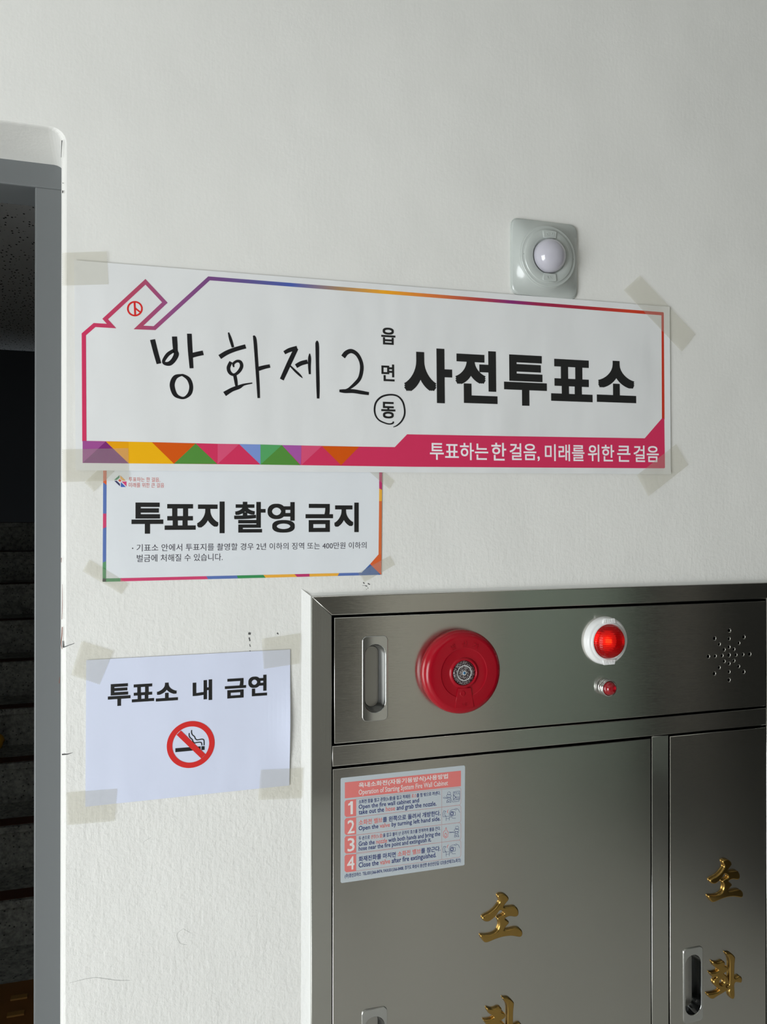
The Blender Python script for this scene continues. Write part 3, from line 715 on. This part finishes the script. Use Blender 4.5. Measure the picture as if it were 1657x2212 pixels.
# ================================================================== MOTION SENSOR
pl = at(1104.5, 560, -.004)[0]; pr = at(1246.7, 560, -.004)[0]
zt_ = at(1129, 472.5, -.004)[1]; zb_ = at(1190, 641.5, -.004)[1]
scx, scz = (pl + pr) / 2, (zt_ + zb_) / 2; hs = (pr - pl) / 2; hv = (zt_ - zb_) / 2
ms = thing('motion_sensor', (scx, 0, scz), 'square white plastic motion sensor with round dome above the banner', 'sensor')
# back rim
curve_plate('back_rim', [rrect(scx - hs - .0005, scx + hs + .0005, scz - hv - .0005, scz + hv + .0005, .013)], -.0035, .0035, .0008, M_WHITEP, ms)
# plate rising from a rounded square to a circle
N = 96
def sq(a, hx, hz, e): # superellipse-like rounded square
    c, s_ = math.cos(a), math.sin(a); k = (abs(c) ** e + abs(s_) ** e) ** (-1 / e); return hx * c * k, hz * s_ * k
v, f = [], []
Rr = min(hs, hv) * .845
lay = [(None, 11, .0030, 1.0), (None, 11, .0055, .985), (None, 9, .0066, .965)]
for _, e, h, k in lay:
    for i in range(N):
        a = 2 * PI * i / N; x, z = sq(a, hs * k, hv * k, e); v.append((scx + x, -h, scz + z))
for r, h in ((Rr * 1.01, .0125), (Rr * 1.0, .0150), (Rr * .985, .0160)):
    for i in range(N): a = 2 * PI * i / N; v.append((scx + r * math.cos(a), -h, scz + r * math.sin(a)))
for j in range(5):
    for i in range(N): a = j * N + i; b = j * N + (i + 1) % N; f.append((a, b, b + N, a + N))
f.append(tuple(range(5 * N, 6 * N)))
bm = bmesh.new(); bvv = [bm.verts.new(c) for c in v]
for q in f: bm.faces.new([bvv[i] for i in q])
o = from_bm('cover_plate', bm, M_WHITEP, ms)
for p in o.data.polygons: p.use_smooth = len(p.vertices) == 4
lathe('round_body', scx, scz, -.0155, [(Rr * .975, -.001), (Rr * .975, .0016), (Rr * .96, .0026), (Rr * .94, .0030), (Rr * .865, .0024), (Rr * .855, .0036), (Rr * .84, .0042), (Rr * .60, .0052), (Rr * .57, .0040), (Rr * .54, .0015)], M_WHITEP, ms, 72)
dr = Rr * .53
lathe('dome', scx, scz, -.0185, [(dr, 0), (dr, .003)] + [(dr * math.cos(a * PI / 2 / 14) * 1.0, .003 + dr * .80 * math.sin(a * PI / 2 / 14)) for a in range(1, 15)], M_DOME, ms, 64)
for s_ in (1, -1):
    w0, w1 = .0115, .0135
    za_, zb2 = scz + s_ * Rr * .56, scz + s_ * Rr * .80
    pts = [(scx - w0, za_), (scx + w0, za_), (scx + w1 * .95, zb2 - s_ * .002), (scx + w1 * .8, zb2), (scx - w1 * .8, zb2), (scx - w1 * .95, zb2 - s_ * .002)]
    if s_ < 0: pts = pts[::-1]
    tb = curve_plate('clip_tab', [pts], -.0225, .0035, .0006, M_WHITEP, ms)
    ORG[tb.name] = ORG[ms.name]
def emboss(name, text, cx, cz, w, h, Y, m, parent, up=.0005, rot=0.0, bold=0.01):
    cu = bpy.data.curves.new('t', 'FONT'); cu.body = text; cu.offset = bold; cu.extrude = .02; cu.resolution_u = 3
    o = bpy.data.objects.new('tmp', cu); C.objects.link(o); dg = bpy.context.evaluated_depsgraph_get(); me = bpy.data.meshes.new_from_object(o.evaluated_get(dg))
    bpy.data.objects.remove(o); bpy.data.curves.remove(cu)
    xs = [q.co.x for q in me.vertices]; ys = [q.co.y for q in me.vertices]; a0, a1, b0, b1 = min(xs), max(xs), min(ys), max(ys)
    for q in me.vertices:
        u = ((q.co.x - a0) / (a1 - a0) - .5) * w; t_ = ((q.co.y - b0) / (b1 - b0) - .5) * h
        q.co = (cx + u * math.cos(rot) - t_ * math.sin(rot), Y - (up if q.co.z > 0 else -.0003), cz + u * math.sin(rot) + t_ * math.cos(rot))
    me.name = name; me.materials.clear(); return link(name, me, m, parent)
emboss('embossed_mark', "감지", scx, scz + Rr * .69, .015, .0055, -.0225, M_WHITEP, ms, .0005, 0, 0)
emboss('embossed_mark', "KTO", scx, scz - Rr * .69, .010, .0045, -.0225, M_WHITEP, ms, .0005, 0, 0)
for px in (1131, 1241):
    hx = scx + (-1 if px == 1131 else 1) * Rr * .905
    lathe('screw_hole', hx, scz, -.0178, [(.0013, 0), (.0013, .0003)], M_GAP, ms, 12)

# ================================================================== FIRE CABINET
GAP = .0028
cab = thing('fire_hose_cabinet', ((CX0 + CX1) / 2, 0, CZ0), 'brushed stainless steel fire hose cabinet set into the white wall', 'cabinet')
TH = .011
box("cabinet_interior", CX0 + .010, CX1 - .010, .0075, .095, CZ0 + .010, CZ1 - .010, M_GAP, cab)
zrail_top = cat_(1537, 1297.8)[1]      # lower edge of the top frame rail
ztp_top = cat_(760, 1333.2)[1]
ztp_bot = (cat_(760, 1604.5)[1] + cat_(1537, 1534.5)[1]) / 2
zr_top = (cat_(760, 1609.5)[1] + cat_(1537, 1538.5)[1]) / 2
zr_bot = (cat_(760, 1653)[1] + cat_(1537, 1577)[1]) / 2
zd_top = (cat_(760, 1659)[1] + cat_(1537, 1581.5)[1]) / 2
def mitre(name, pts, m, bev=.0012):
    return curve_plate(name, [pts], CY0, TH, bev, m, cab)
FWT = CZ1 - zrail_top
mitre('top_rail', [(CX0, CZ1), (CX0 + FW, CZ1 - FWT), (CX1 - FW, CZ1 - FWT), (CX1, CZ1)], M_STEEL)
mitre('side_stile', [(CX0, CZ0), (CX0 + FW, CZ0 + FW), (CX0 + FW, CZ1 - FWT), (CX0, CZ1)], M_STEELV)
mitre('side_stile', [(CX1, CZ0), (CX1, CZ1), (CX1 - FW, CZ1 - FWT), (CX1 - FW, CZ0 + FW)], M_STEELV)
mitre('bottom_rail', [(CX0, CZ0), (CX1, CZ0), (CX1 - FW, CZ0 + FW), (CX0 + FW, CZ0 + FW)], M_STEEL)
mitre('middle_rail', [(CI0 + .0008, zr_bot), (CI1 - .0008, zr_bot), (CI1 - .0008, zr_top), (CI0 + .0008, zr_top)], M_STEEL)
mx0 = (cat_(1407.5, 1590)[0] + cat_(1410, 2212)[0]) / 2; mx1 = (cat_(1444.2, 1590)[0] + cat_(1445, 2212)[0]) / 2
mitre('centre_post', [(mx0, CZ0 + FW), (mx1, CZ0 + FW), (mx1, zr_bot - .0012), (mx0, zr_bot - .0012)], M_STEELV)
# door plates with holes
tx0 = cat_(722, 1500)[0]; tx1 = CI1 - GAP
dx0 = (cat_(718.9, 1720)[0] + cat_(718.9, 2200)[0]) / 2; dx1 = (cat_(1404.6, 1600)[0] + cat_(1407.3, 2212)[0]) / 2
ex0 = (cat_(1447.0, 1600)[0] + cat_(1448.3, 2212)[0]) / 2; ex1 = CI1 - GAP
# handle size from the upper panel
HY = CY0 - .0022
hx0, hx1 = at(783, 1470, HY)[0], at(838, 1470, HY)[0]; hz1, hz0 = at(810, 1374, HY)[1], at(810, 1557.5, HY)[1]
HW, HH = hx1 - hx0, hz1 - hz0
def stadium(cx, cz, w, h, n=10):
    r = w / 2; p = []
    for k in range(n + 1): a = PI * k / n; p.append((cx + r * math.cos(a), cz + h / 2 - r + r * math.sin(a)))
    for k in range(n + 1): a = PI + PI * k / n; p.append((cx + r * math.cos(a), cz - h / 2 + r + r * math.sin(a)))
    return p
def handle(door_o, cx, cz, proud=.0022):
    w, h = HW * .80, HH * .805
    t = curve_plate('flush_handle', [rrect(cx - HW / 2, cx + HW / 2, cz - HH / 2, cz + HH / 2, .0075), stadium(cx, cz, w, h)[::-1]], CY0 - proud, proud + .0005, .0009, M_CHROME, door_o)
    ORG[t.name] = ORG[door_o.name]
    prof = [(1.0, 0, 0), (.985, .001, 0), (.93, .007, 0), (.72, .0175, 1), (.66, .0190, 1)]
    v, f = [], []
    n_ = 22
    for k, d, _ in prof:
        for x, z in stadium(cx, cz, w * k, h - w * (1 - k)): v.append((x, CY0 - proud + .0006 + d, z))
    for j in range(len(prof) - 1):
        for i in range(n_): a = j * n_ + i; b = j * n_ + (i + 1) % n_; f.append((a, b, b + n_, a + n_))
    me = bpy.data.meshes.new('handle_cup'); me.from_pydata(v, [], f); me.update()
    for p in me.polygons: p.use_smooth = True
    link('handle_cup', me, mat('dark_chrome', (.22, .225, .225, 1), .1, 1.0), door_o)
    fl = stadium(cx, cz, w * .66, h - w * .34); fl2 = stadium(cx, cz, w * .60, h - w * .40)
    slab('cup_floor', fl, CY0 - proud + .0190, CY0 - proud + .0200, M_SATIN, door_o)
    return stadium(cx, cz, w + .0012, h + .0012)
# speaker grille positions
zg = zm(1500, 1340, 11.836)
big = [(893, 262), (1263, 425), (1412, 865), (1258, 1317), (884, 1527), (510, 1363), (356, 925), (516, 465), (884, 890)]
small = [(888, 472), (886, 683), (762, 748), (638, 610), (1010, 738), (1137, 582), (708, 902), (533, 914), (1062, 884), (1238, 874), (762, 1048), (634, 1207), (886, 1105), (886, 1315), (1010, 1033), (1130, 1177)]
holes = []
for p in big: x, z = at(*zg(*p), CY0); holes.append(circ(x, z, .0030, 14)[::-1])
for p in small: x, z = at(*zg(*p), CY0); holes.append(circ(x, z, .0025, 14)[::-1])
def door_plate(name, x0, x1, z0, z1, hs_, label):
    d = thing_part = None
    loops = [[(x0, z0), (x1, z0), (x1, z1), (x0, z1)]] + hs_
    return curve_plate(name, loops, CY0 - .0003, TH, .0011, M_STEEL, cab)
def place(name, x0, x1, z0, z1, hpos, extra, label):
    w, h = HW * .80, HH * .805
    hs_ = [stadium(cx, cz, w + .0012, h + .0012)[::-1] for cx, cz in hpos] + extra
    d = door_plate(name, x0, x1, z0, z1, hs_, label); ORG[d.name] = ORG[cab.name]; d['label'] = label
    for cx, cz in hpos: handle(d, cx, cz)
    return d
hc1 = ((hx0 + hx1) / 2, (hz0 + hz1) / 2)
h2x = (at(781, 2200, HY)[0] + at(837.3, 2200, HY)[0]) / 2; h2z = at(800, 2180.5, HY)[1] - HH / 2
h3x = (at(1476.5, 2130, HY)[0] + at(1519.5, 2130, HY)[0]) / 2; h3z = (at(1500, 2049, HY)[1] + at(1500, 2206, HY)[1]) / 2
upper = place('upper_panel', tx0, tx1, ztp_bot, ztp_top, [hc1], holes, 'upper steel panel with handle, red alarm button, lamps and speaker holes')
ldoor = place('cabinet_door', dx0, dx1, CZ0 + FW + GAP, zd_top, [(h2x, h2z)], [], 'wide lower left steel door with instruction sticker')
rdoor = place('cabinet_door', ex0, ex1, CZ0 + FW + GAP, zd_top, [(h3x, h3z)], [], 'narrow lower right steel door')
YD = CY0 - .0003

# ---- red alarm button disc
LH = .0285
bcx, bcz = at(1003.5, 1454, YD - LH)
bell = lathe('alarm_button', bcx, bcz, YD, [(.0650, 0), (.0668, .0035), (.0676, .009), (.0678, .014), (.0668, .0195), (.0650, .0228), (.0625, .0252), (.0600, .0266), (.0575, .0273), (.0565, .0274), (.0405, .0280), (.0400, .0280), (.0392, .0272), (.0387, .0271), (.0255, .0264), (.0250, .0264), (.0243, .0278), (.0238, .0283), (.0222, .0290), (.0208, .0291), (.0200, .0280), (.0196, .0250)], M_RED, cab, 96)
bell['label'] = 'glossy red round fire alarm button with clear centre'
ORG[bell.name] = ORG[cab.name]
lathe('clear_lens', bcx, bcz, YD - .0245, [(.0196, 0), (.0194, .0022), (.012, .0034), (.0115, .0029), (.008, .0033), (0, .0034)], M_CLEAR, bell, 40)
v, f = [], []
ribbon([(bcx + .0118 * math.cos(k * PI / 18), bcz + .0118 * math.sin(k * PI / 18)) for k in range(36)], [.0009] * 36, v, f, YD - .0282, True)
ribbon([(bcx + .0030 * math.cos(k * PI / 9), bcz + .0030 * math.sin(k * PI / 9)) for k in range(18)], [.0008] * 18, v, f, YD - .0284, True)
mesh('lens_ring', v, f, M_WHITEL, bell)
lathe('lens_centre', bcx, bcz, YD - .0279, [(.0022, 0), (.0022, .0005)], M_BLUED, bell, 16)
curve_plate('cover_flap', [[(bcx - .0115, bcz - .024), (bcx - .0165, bcz - .0555), (bcx + .0165, bcz - .0555), (bcx + .0115, bcz - .024)]], YD - .0286, .0022, .0005, M_RED, bell)
lathe('flap_dimple', bcx - .003, bcz - .0325, YD - .0284, [(.0048, 0), (.0045, .0006), (.003, .0004), (0, .0002)], M_RED, bell, 20)
for ch, a in (("발", 24), ("신", 0), ("기", -24)):
    emboss('embossed_letter', ch, bcx + .0465 * math.sin(-math.radians(a)), bcz + .0465 * math.cos(math.radians(a)), .0085, .0090, YD - .0280, M_RED, bell, .0006, math.radians(a), -.012)
emboss('embossed_letter', "누름", bcx, bcz - .0500, .0095, .0050, YD - .0286, M_RED, bell, .0005, 0, -.01)

# ---- lit red indicator lamp
lcx, lcz = at(1317, 1386, YD - .016)
SC = abs(at(1317, 1436, YD)[1] - at(1317, 1336, YD)[1]) / 100
R0 = 51.5 * SC
lamp = lathe('indicator_lamp', lcx, lcz, YD, [(R0, 0), (R0, .003), (R0 * .985, .0075), (R0 * .93, .011), (R0 * .86, .0125), (R0 * .82, .0125), (R0 * .81, .0135), (R0 * .73, .0145), (R0 * .71, .0138), (R0 * .70, .006)], M_WHITEL, cab, 72)
lamp['label'] = 'white ringed fire indicator lamp with glowing red dome'; ORG[lamp.name] = ORG[cab.name]
rd = R0 * .70
lathe('red_dome', lcx, lcz, YD - .0115, [(rd, 0), (rd, .002)] + [(rd * math.cos(a * PI / 2 / 16), .002 + rd * .72 * math.sin(a * PI / 2 / 16)) for a in range(1, 17)], M_REDLENS, lamp, 64)
lathe('reflector', lcx, lcz, YD - .002, [(rd * .95, .010), (rd * .5, .004), (rd * .2, .002), (0, .002)], M_LAMPIN, lamp, 40)
lathe('bulb', lcx + .001, lcz, YD - .004, [(.0036, 0), (.0036, .007), (.0030, .009), (.0016, .0102), (0, .0106)], M_GLOW, lamp, 24)
for s_, tx in ((1, "FIRE"), (-1, "위치등")):
    zc_ = lcz + s_ * R0 * .85; wa, wb = .0125, .0105
    if s_ > 0: pts = [(lcx - wa, zc_ - .0045), (lcx + wa, zc_ - .0045), (lcx + wb, zc_ + .0045), (lcx - wb, zc_ + .0045)]
    else: pts = [(lcx - wb, zc_ - .0045), (lcx + wb, zc_ - .0045), (lcx + wa, zc_ + .0045), (lcx - wa, zc_ + .0045)]
    curve_plate('name_tab', [pts], YD - .0158, .005, .0006, M_WHITEL, lamp)
    emboss('embossed_letters', tx, lcx, zc_, .0165, .0058, YD - .0158, M_WHITEL, lamp, .0006, 0, -.005)

# ---- small red pilot light in a chrome barrel
qcx, qcz = at(1316.5, 1487, YD - .0125)
pil = lathe('pilot_light', qcx, qcz, YD, [(.0148, 0), (.0148, .0040), (.0140, .0045), (.0140, .0065), (.0148, .0070), (.0148, .0095), (.0141, .0100), (.0141, .0112), (.0146, .0117), (.0144, .0128), (.0130, .0134), (.0118, .0130), (.0116, .0110)], M_CHROME, cab, 48)
pil['label'] = 'small chrome pilot light with dark red bulb under the indicator lamp'; ORG[pil.name] = ORG[cab.name]
M_PIL = mat('pilot_red', (.40, .003, .012, 1), .08, coat=.6)
bsdf(M_PIL).inputs['Transmission Weight'].default_value = .35
lathe('red_bulb', qcx, qcz, YD - .0108, [(.0116, 0), (.0113, .0040), (.0100, .0080), (.0075, .0110), (.0045, .0122), (0, .0126)], M_PIL, pil, 32)

# ---- gold letters on the doors
zF = zm(980, 1900, 7.09)
SO = [(745, 225), (700, 240), (683, 270), (695, 305), (712, 345), (690, 392), (640, 455), (560, 520), (480, 560), (448, 598), (465, 638), (520, 654), (575, 635), (645, 575), (705, 490), (740, 482), (778, 515), (775, 542), (705, 575), (676, 612), (700, 665), (702, 730), (668, 800), (590, 842), (500, 856), (435, 856), (420, 885), (450, 940), (490, 973), (545, 965), (640, 925), (760, 887), (880, 872), (960, 880), (1030, 888), (1062, 850), (1058, 800), (1030, 762), (980, 745), (900, 757), (800, 778), (785, 765), (820, 715), (852, 680), (850, 645), (800, 608), (812, 590), (870, 570), (960, 578), (1000, 545), (1000, 480), (965, 425), (900, 420), (800, 432), (778, 412), (812, 365), (852, 312), (838, 265), (795, 232)]
zH = zm(1510, 2040, 13.808)
HWA = [(820, 265), (880, 262), (960, 265), (1030, 310), (1095, 390), (1100, 470), (1085, 640), (1080, 900), (1085, 1000), (1120, 1010), (1200, 965), (1250, 960), (1300, 1010), (1305, 1100), (1270, 1165), (1180, 1150), (1110, 1155), (1080, 1230), (1085, 1400), (1090, 1520), (1070, 1620), (1020, 1650), (960, 1610), (925, 1530), (915, 1420), (935, 1350),
       (900, 1375), (800, 1430), (700, 1490), (560, 1570), (450, 1640), (370, 1635), (300, 1570), (280, 1510), (310, 1490), (430, 1470), (540, 1440), (620, 1400), (630, 1370), (560, 1300), (490, 1240), (460, 1160), (490, 1080), (560, 990), (520, 1000), (450, 1015), (400, 960), (350, 875), (380, 855), (480, 845), (570, 815), (600, 785), (560, 735), (480, 680), (440, 620), (425, 545), (460, 530), (550, 560), (640, 545), (720, 510), (780, 530), (800, 580), (790, 640), (850, 665), (885, 720), (880, 790), (820, 850), (770, 880), (820, 920), (890, 1000), (905, 1080), (890, 1160), (850, 1210), (830, 1240), (845, 1275), (900, 1255), (925, 1200), (930, 1000), (935, 700), (930, 520), (900, 420), (850, 340)]
HWH = [(700, 1055), (760, 1065), (785, 1120), (765, 1190), (715, 1225), (660, 1215), (632, 1170), (645, 1100)]
def gold(name, loops, Y, parent, label=None):
    r = .0028
    o = curve_plate(name, loops, Y + .0008, .0054, .0021, M_GOLD, parent, smooth=True, bres=4)
    return o
def letters_from(loop, tr, Y): return [at(*tr(*p), Y) for p in loop]
def smoothloop(L, n=3):
    L2 = [L[-1]] + L + [L[0], L[1]]; out = []
    for i in range(1, len(L) + 1):
        p0, p1, p2, p3 = L2[i - 1], L2[i], L2[i + 1], L2[i + 2]
        for k in range(n):
            t = k / n
            out.append(tuple(.5 * ((2 * b) + (-a + c) * t + (2 * a - 5 * b + 4 * c - d) * t * t + (-a + 3 * b - 3 * c + d) * t ** 3) for a, b, c, d in zip(p0, p1, p2, p3)))
    return out
YG = YD - .006
so_l = smoothloop(letters_from(SO, zF, YG))
def bbox(L): xs = [p[0] for p in L]; zs_ = [p[1] for p in L]; return min(xs), max(xs), min(zs_), max(zs_)
b1 = bbox(so_l)
o = gold('gold_letter', [so_l], YG, ldoor)
# the same letter on the narrow door
zS = zm(1510, 1840, 13.808)
rl, rr_, rt, rb = at(*zS(303, 1400), YG)[0], at(*zS(1340, 1300), YG)[0], at(*zS(800, 245), YG)[1], at(*zS(420, 1535), YG)[1]
so_r = [(rl + (x - b1[0]) / (b1[1] - b1[0]) * (rr_ - rl), rb + (z - b1[2]) / (b1[3] - b1[2]) * (rt - rb)) for x, z in so_l]
gold('gold_letter', [so_r], YG, rdoor)
hw_r = smoothloop(letters_from(HWA, zH, YG)); hw_h = smoothloop(letters_from(HWH, zH, YG))
gold('gold_letter', [hw_r, hw_h[::-1]], YG, rdoor)
b2 = bbox(hw_r); sc_ = (b1[1] - b1[0]) / (rr_ - rl)
ltx = at(*zF(755, 1850), YG)[0]; ltop = at(*zF(800, 1812), YG)[1]
offx = at(*zF(470, 2180), YG)[0]
def mv(L):
    x0 = b2[0] + (b2[1] - b2[0]) * ((355 - 280) / (1305 - 280))
    return [(offx + (x - x0) * sc_, ltop + (z - b2[3]) * sc_) for x, z in L]
gold('gold_letter', [mv(hw_r), mv(hw_h)[::-1]], YG, ldoor)

# ---- instruction sticker
YS = YD - .0002
zq = zm(720, 1640, 5.523)
def rq(pts): return [at(*zq(*p), YS) for p in pts]
stk = slab('instruction_sticker', rq([(88, 240), (97, 224), (1560, 74), (1572, 86), (1565, 1255), (1555, 1266), (100, 1478), (87, 1465)]), YS, YS + .0002, M_STICK, ldoor)
stk['label'] = 'pale sticker with red and navy fire hose instructions'
Y1 = YS - .00012; Y2 = YS - .0002; par = ldoor
it = [([(138, 277), (1523, 137), (1523, 322), (138, 468)], M_SRED)]
for a, b, c, d in ((490, 475, 678, 690), (705, 692, 898, 905), (920, 910, 1115, 1128), (1140, 1130, 1335, 1350)):
    it.append(([(135, a + 22), (150, a), (273, b), (273, c), (155, d), (135, d - 20)], M_SRED))
polys('sticker_print', it, Y1, par, zq)
ln = []
for a, b, c, d in ((475, 338, 548, 690), (693, 548, 755, 905), (908, 758, 965, 1118), (1130, 965, 1170, 1335)):
    ln.append([(273, a, 5), (1490, b, 5), (1512, b + 4, 5), (1523, b + 25, 5), (1523, c - 30, 5), (1512, c - 6, 5), (1490, c + 2, 5), (273, d, 5)])
for a, b in ((362, 568), (572, 780), (788, 990), (993, 1190)): ln.append([(1293, a, 4), (1293, b, 4)])
strokes('sticker_lines', ln, Y1, M_SLINE, par, zq, 5.523, smooth=False)
def stx(text, l, r, t, b, m, bold=0.0, red=None): letter('sticker_lettering', text, l, r, t, b, Y2, m, par, 0, bold, 2, zq, red, M_SRED)
stx("옥내소화전(자동기동방식)사용방법", (303, 320), (1368, 210), (1358, 172), (330, 350), M_SWHITE, .02)
stx("Operation of Starting System Fire Wall Cabinet", (303, 400), (1368, 290), (320, 362), (362, 438), M_SWHITE, .008)
polys("sticker_lettering", [([(206, 503), (234, 501), (234, 655), (206, 658), (206, 545), (178, 556), (178, 533), (196, 522)], M_SWHITE)], Y2, par, zq)
for ch, l, r, t, b in (("2", 170, 255, 725, 885), ("3", 170, 255, 940, 1100), ("4", 165, 253, 1160, 1318)):
    stx(ch, (l, (t + b) / 2), (r, (t + b) / 2), (210, t), (210, b), M_SWHITE, .01)
def rd_(s, w): i = s.index(w); return [(i, i + len(w))]
s = "소화전 함을 열고 관창(노즐)을 잡고 적재된 호스를 함 밖으로 꺼낸다."; stx(s, (303, 510), (1278, 410), (330, 482), (330, 538), M_SNAVY, .012, rd_(s, "호스"))
s = "Open the fire wall cabinet and"; stx(s, (303, 570), (1022, 500), (420, 530), (350, 606), M_SNAVY, .010)
s = "take out the hose and grab the nozzle."; stx(s, (303, 630), (1230, 540), (340, 600), (875, 612), M_SNAVY, .010, rd_(s, "hose"))
s = "소화전 밸브를 왼쪽으로 돌려서 개방한다."; stx(s, (303, 750), (1278, 650), (1240, 615), (420, 775), M_SNAVY, .014, rd_(s, "소화전 밸브"))
s = "Open the valve by turning left hand side."; stx(s, (303, 825), (1278, 720), (430, 783), (350, 862), M_SNAVY, .010, rd_(s, "valve"))
s = "두 손으로 관창(노즐)을 잡고 불이 난 곳까지 호스를 전개하여 불을 끈다."; stx(s, (303, 945), (1278, 840), (1240, 805), (320, 975), M_SNAVY, .010, rd_(s, "관창(노즐)"))
s = "Grab the nozzle with both hands and bring the"; stx(s, (303, 1010), (1275, 900), (315, 982), (1190, 940), M_SNAVY, .010, rd_(s, "nozzle"))
s = "hose near the fire point and extinguish it."; stx(s, (303, 1070), (1168, 980), (310, 1040), (690, 1060), M_SNAVY, .010)
s = "화재진화를 마치면 소화전 밸브를 잠근다."; stx(s, (303, 1190), (1278, 1080), (1240, 1038), (420, 1210), M_SNAVY, .014, rd_(s, "소화전 밸브"))
s = "Close the valve after fire extinguished."; stx(s, (303, 1260), (1228, 1160), (350, 1228), (1040, 1212), M_SNAVY, .010, rd_(s, "valve"))
stx("(주)영신코아스  TEL:031)366-8474, FAX:031)366-8408, 경기도 화성시 송산면 송산산단길 127(송산테크노파크)", (138, 1400), (1520, 1215), (150, 1368), (150, 1426), M_SNAVY, .012)
zp = zm(940, 1660, 9.615)
def arc(cx, cy, r, a0, a1, w, n=14, ry=None): return [(cx + r * math.cos(math.radians(a0 + (a1 - a0) * k / n)), cy + (ry or r) * math.sin(math.radians(a0 + (a1 - a0) * k / n)), w) for k in range(n + 1)]
nav, redk = [], []
nav += [arc(288, 520, 34, 0, 360, 5), arc(285, 570, 48, 0, 360, 6, ry=34), arc(285, 618, 38, 0, 360, 7, ry=22), [(240, 710, 6), (250, 660, 6), (282, 690, 6), (318, 655, 6), (328, 705, 6), (285, 700, 6), (240, 712, 6)], [(168, 610, 5), (195, 596, 5), (240, 614, 5), (195, 628, 5), (168, 610, 5)],
        [(378, 488, 6), (512, 470, 6), (512, 640, 6), (378, 660, 6), (378, 488, 6)], [(380, 545, 4), (510, 530, 4)], [(385, 555, 10), (430, 600, 8), (385, 640, 10)], [(320, 620, 5), (360, 695, 5), (495, 680, 5), (498, 650, 5)]]
for k in range(5): nav.append([(430 + k * 17, 580, 4), (430 + k * 17, 640, 4)])
for k in range(3): nav.append([(400 + k * 38, 505, 14), (418 + k * 38, 515, 10)])
for dy in (0, 738):
    nav += [arc(348, 940 + dy, 30, 0, 360, 14), arc(345, 940 + dy, 52, 40, 320, 7), [(375, 905 + dy, 5), (420, 905 + dy, 5), (420, 975 + dy, 5), (375, 980 + dy, 5)], [(300, 890 + dy, 5), (350, 855 + dy, 5), (400, 848 + dy, 5), (435, 830 + dy, 5), (480, 850 + dy, 5), (515, 918 + dy, 5)],
            [(400, 850 + dy, 4), (430, 868 + dy, 4), (455, 840 + dy, 4)], [(300, 1015 + dy, 5), (340, 1005 + dy, 5), (360, 1035 + dy, 5), (432, 1032 + dy, 5)], [(180, 880 + dy, 6), (225, 890 + dy, 5), (195, 920 + dy, 5), (205, 975 + dy, 5), (215, 1000 + dy, 5), (165, 1005 + dy, 5), (160, 930 + dy, 5), (180, 880 + dy, 6)],
            [(200, 975 + dy, 5), (240, 1000 + dy, 5), (295, 985 + dy, 5)], [(228, 1000 + dy, 5), (228, 1090 + dy, 5)], [(295, 990 + dy, 5), (292, 1080 + dy, 5)], [(228, 1045 + dy, 4), (295, 1040 + dy, 4)]]
redk += [[(275, 852, 8), (255, 885, 10), (258, 925, 14)], [(275, 1585, 14), (252, 1615, 10), (250, 1655, 8)]]
redk += [[(225, 1225, 8), (245, 1290, 8), (275, 1335, 8), (262, 1420, 8), (215, 1448, 10), (172, 1415, 8), (172, 1310, 8), (205, 1300, 8), (225, 1225, 8)], [(215, 1340, 10), (245, 1380, 8), (225, 1425, 10), (190, 1400, 8), (215, 1340, 8)]]
nav += [arc(455, 1232, 34, 0, 360, 5), arc(445, 1285, 48, 0, 360, 6, ry=32), arc(445, 1335, 38, 0, 360, 8, ry=20), [(400, 1428, 6), (408, 1375, 6), (440, 1400, 6), (480, 1370, 6), (490, 1418, 6), (445, 1412, 6), (400, 1428, 6)], [(290, 1320, 5), (330, 1335, 6), (385, 1315, 6)], [(290, 1335, 5), (330, 1320, 6), (400, 1335, 6)]]
bins = {}
for m_, L_ in ((M_SNAVY, nav), (M_SRED, redk)):
    for q in L_:
        cyq = sum(p[1] for p in q) / len(q); bins.setdefault((0 if cyq < 760 else 1 if cyq < 1130 else 2 if cyq < 1490 else 3, m_.name), []).append(q)
for (k, mn), L_ in sorted(bins.items()):
    strokes('printed_pictogram', L_, Y2, _mats[mn], par, zp, 9.615, smooth=False)
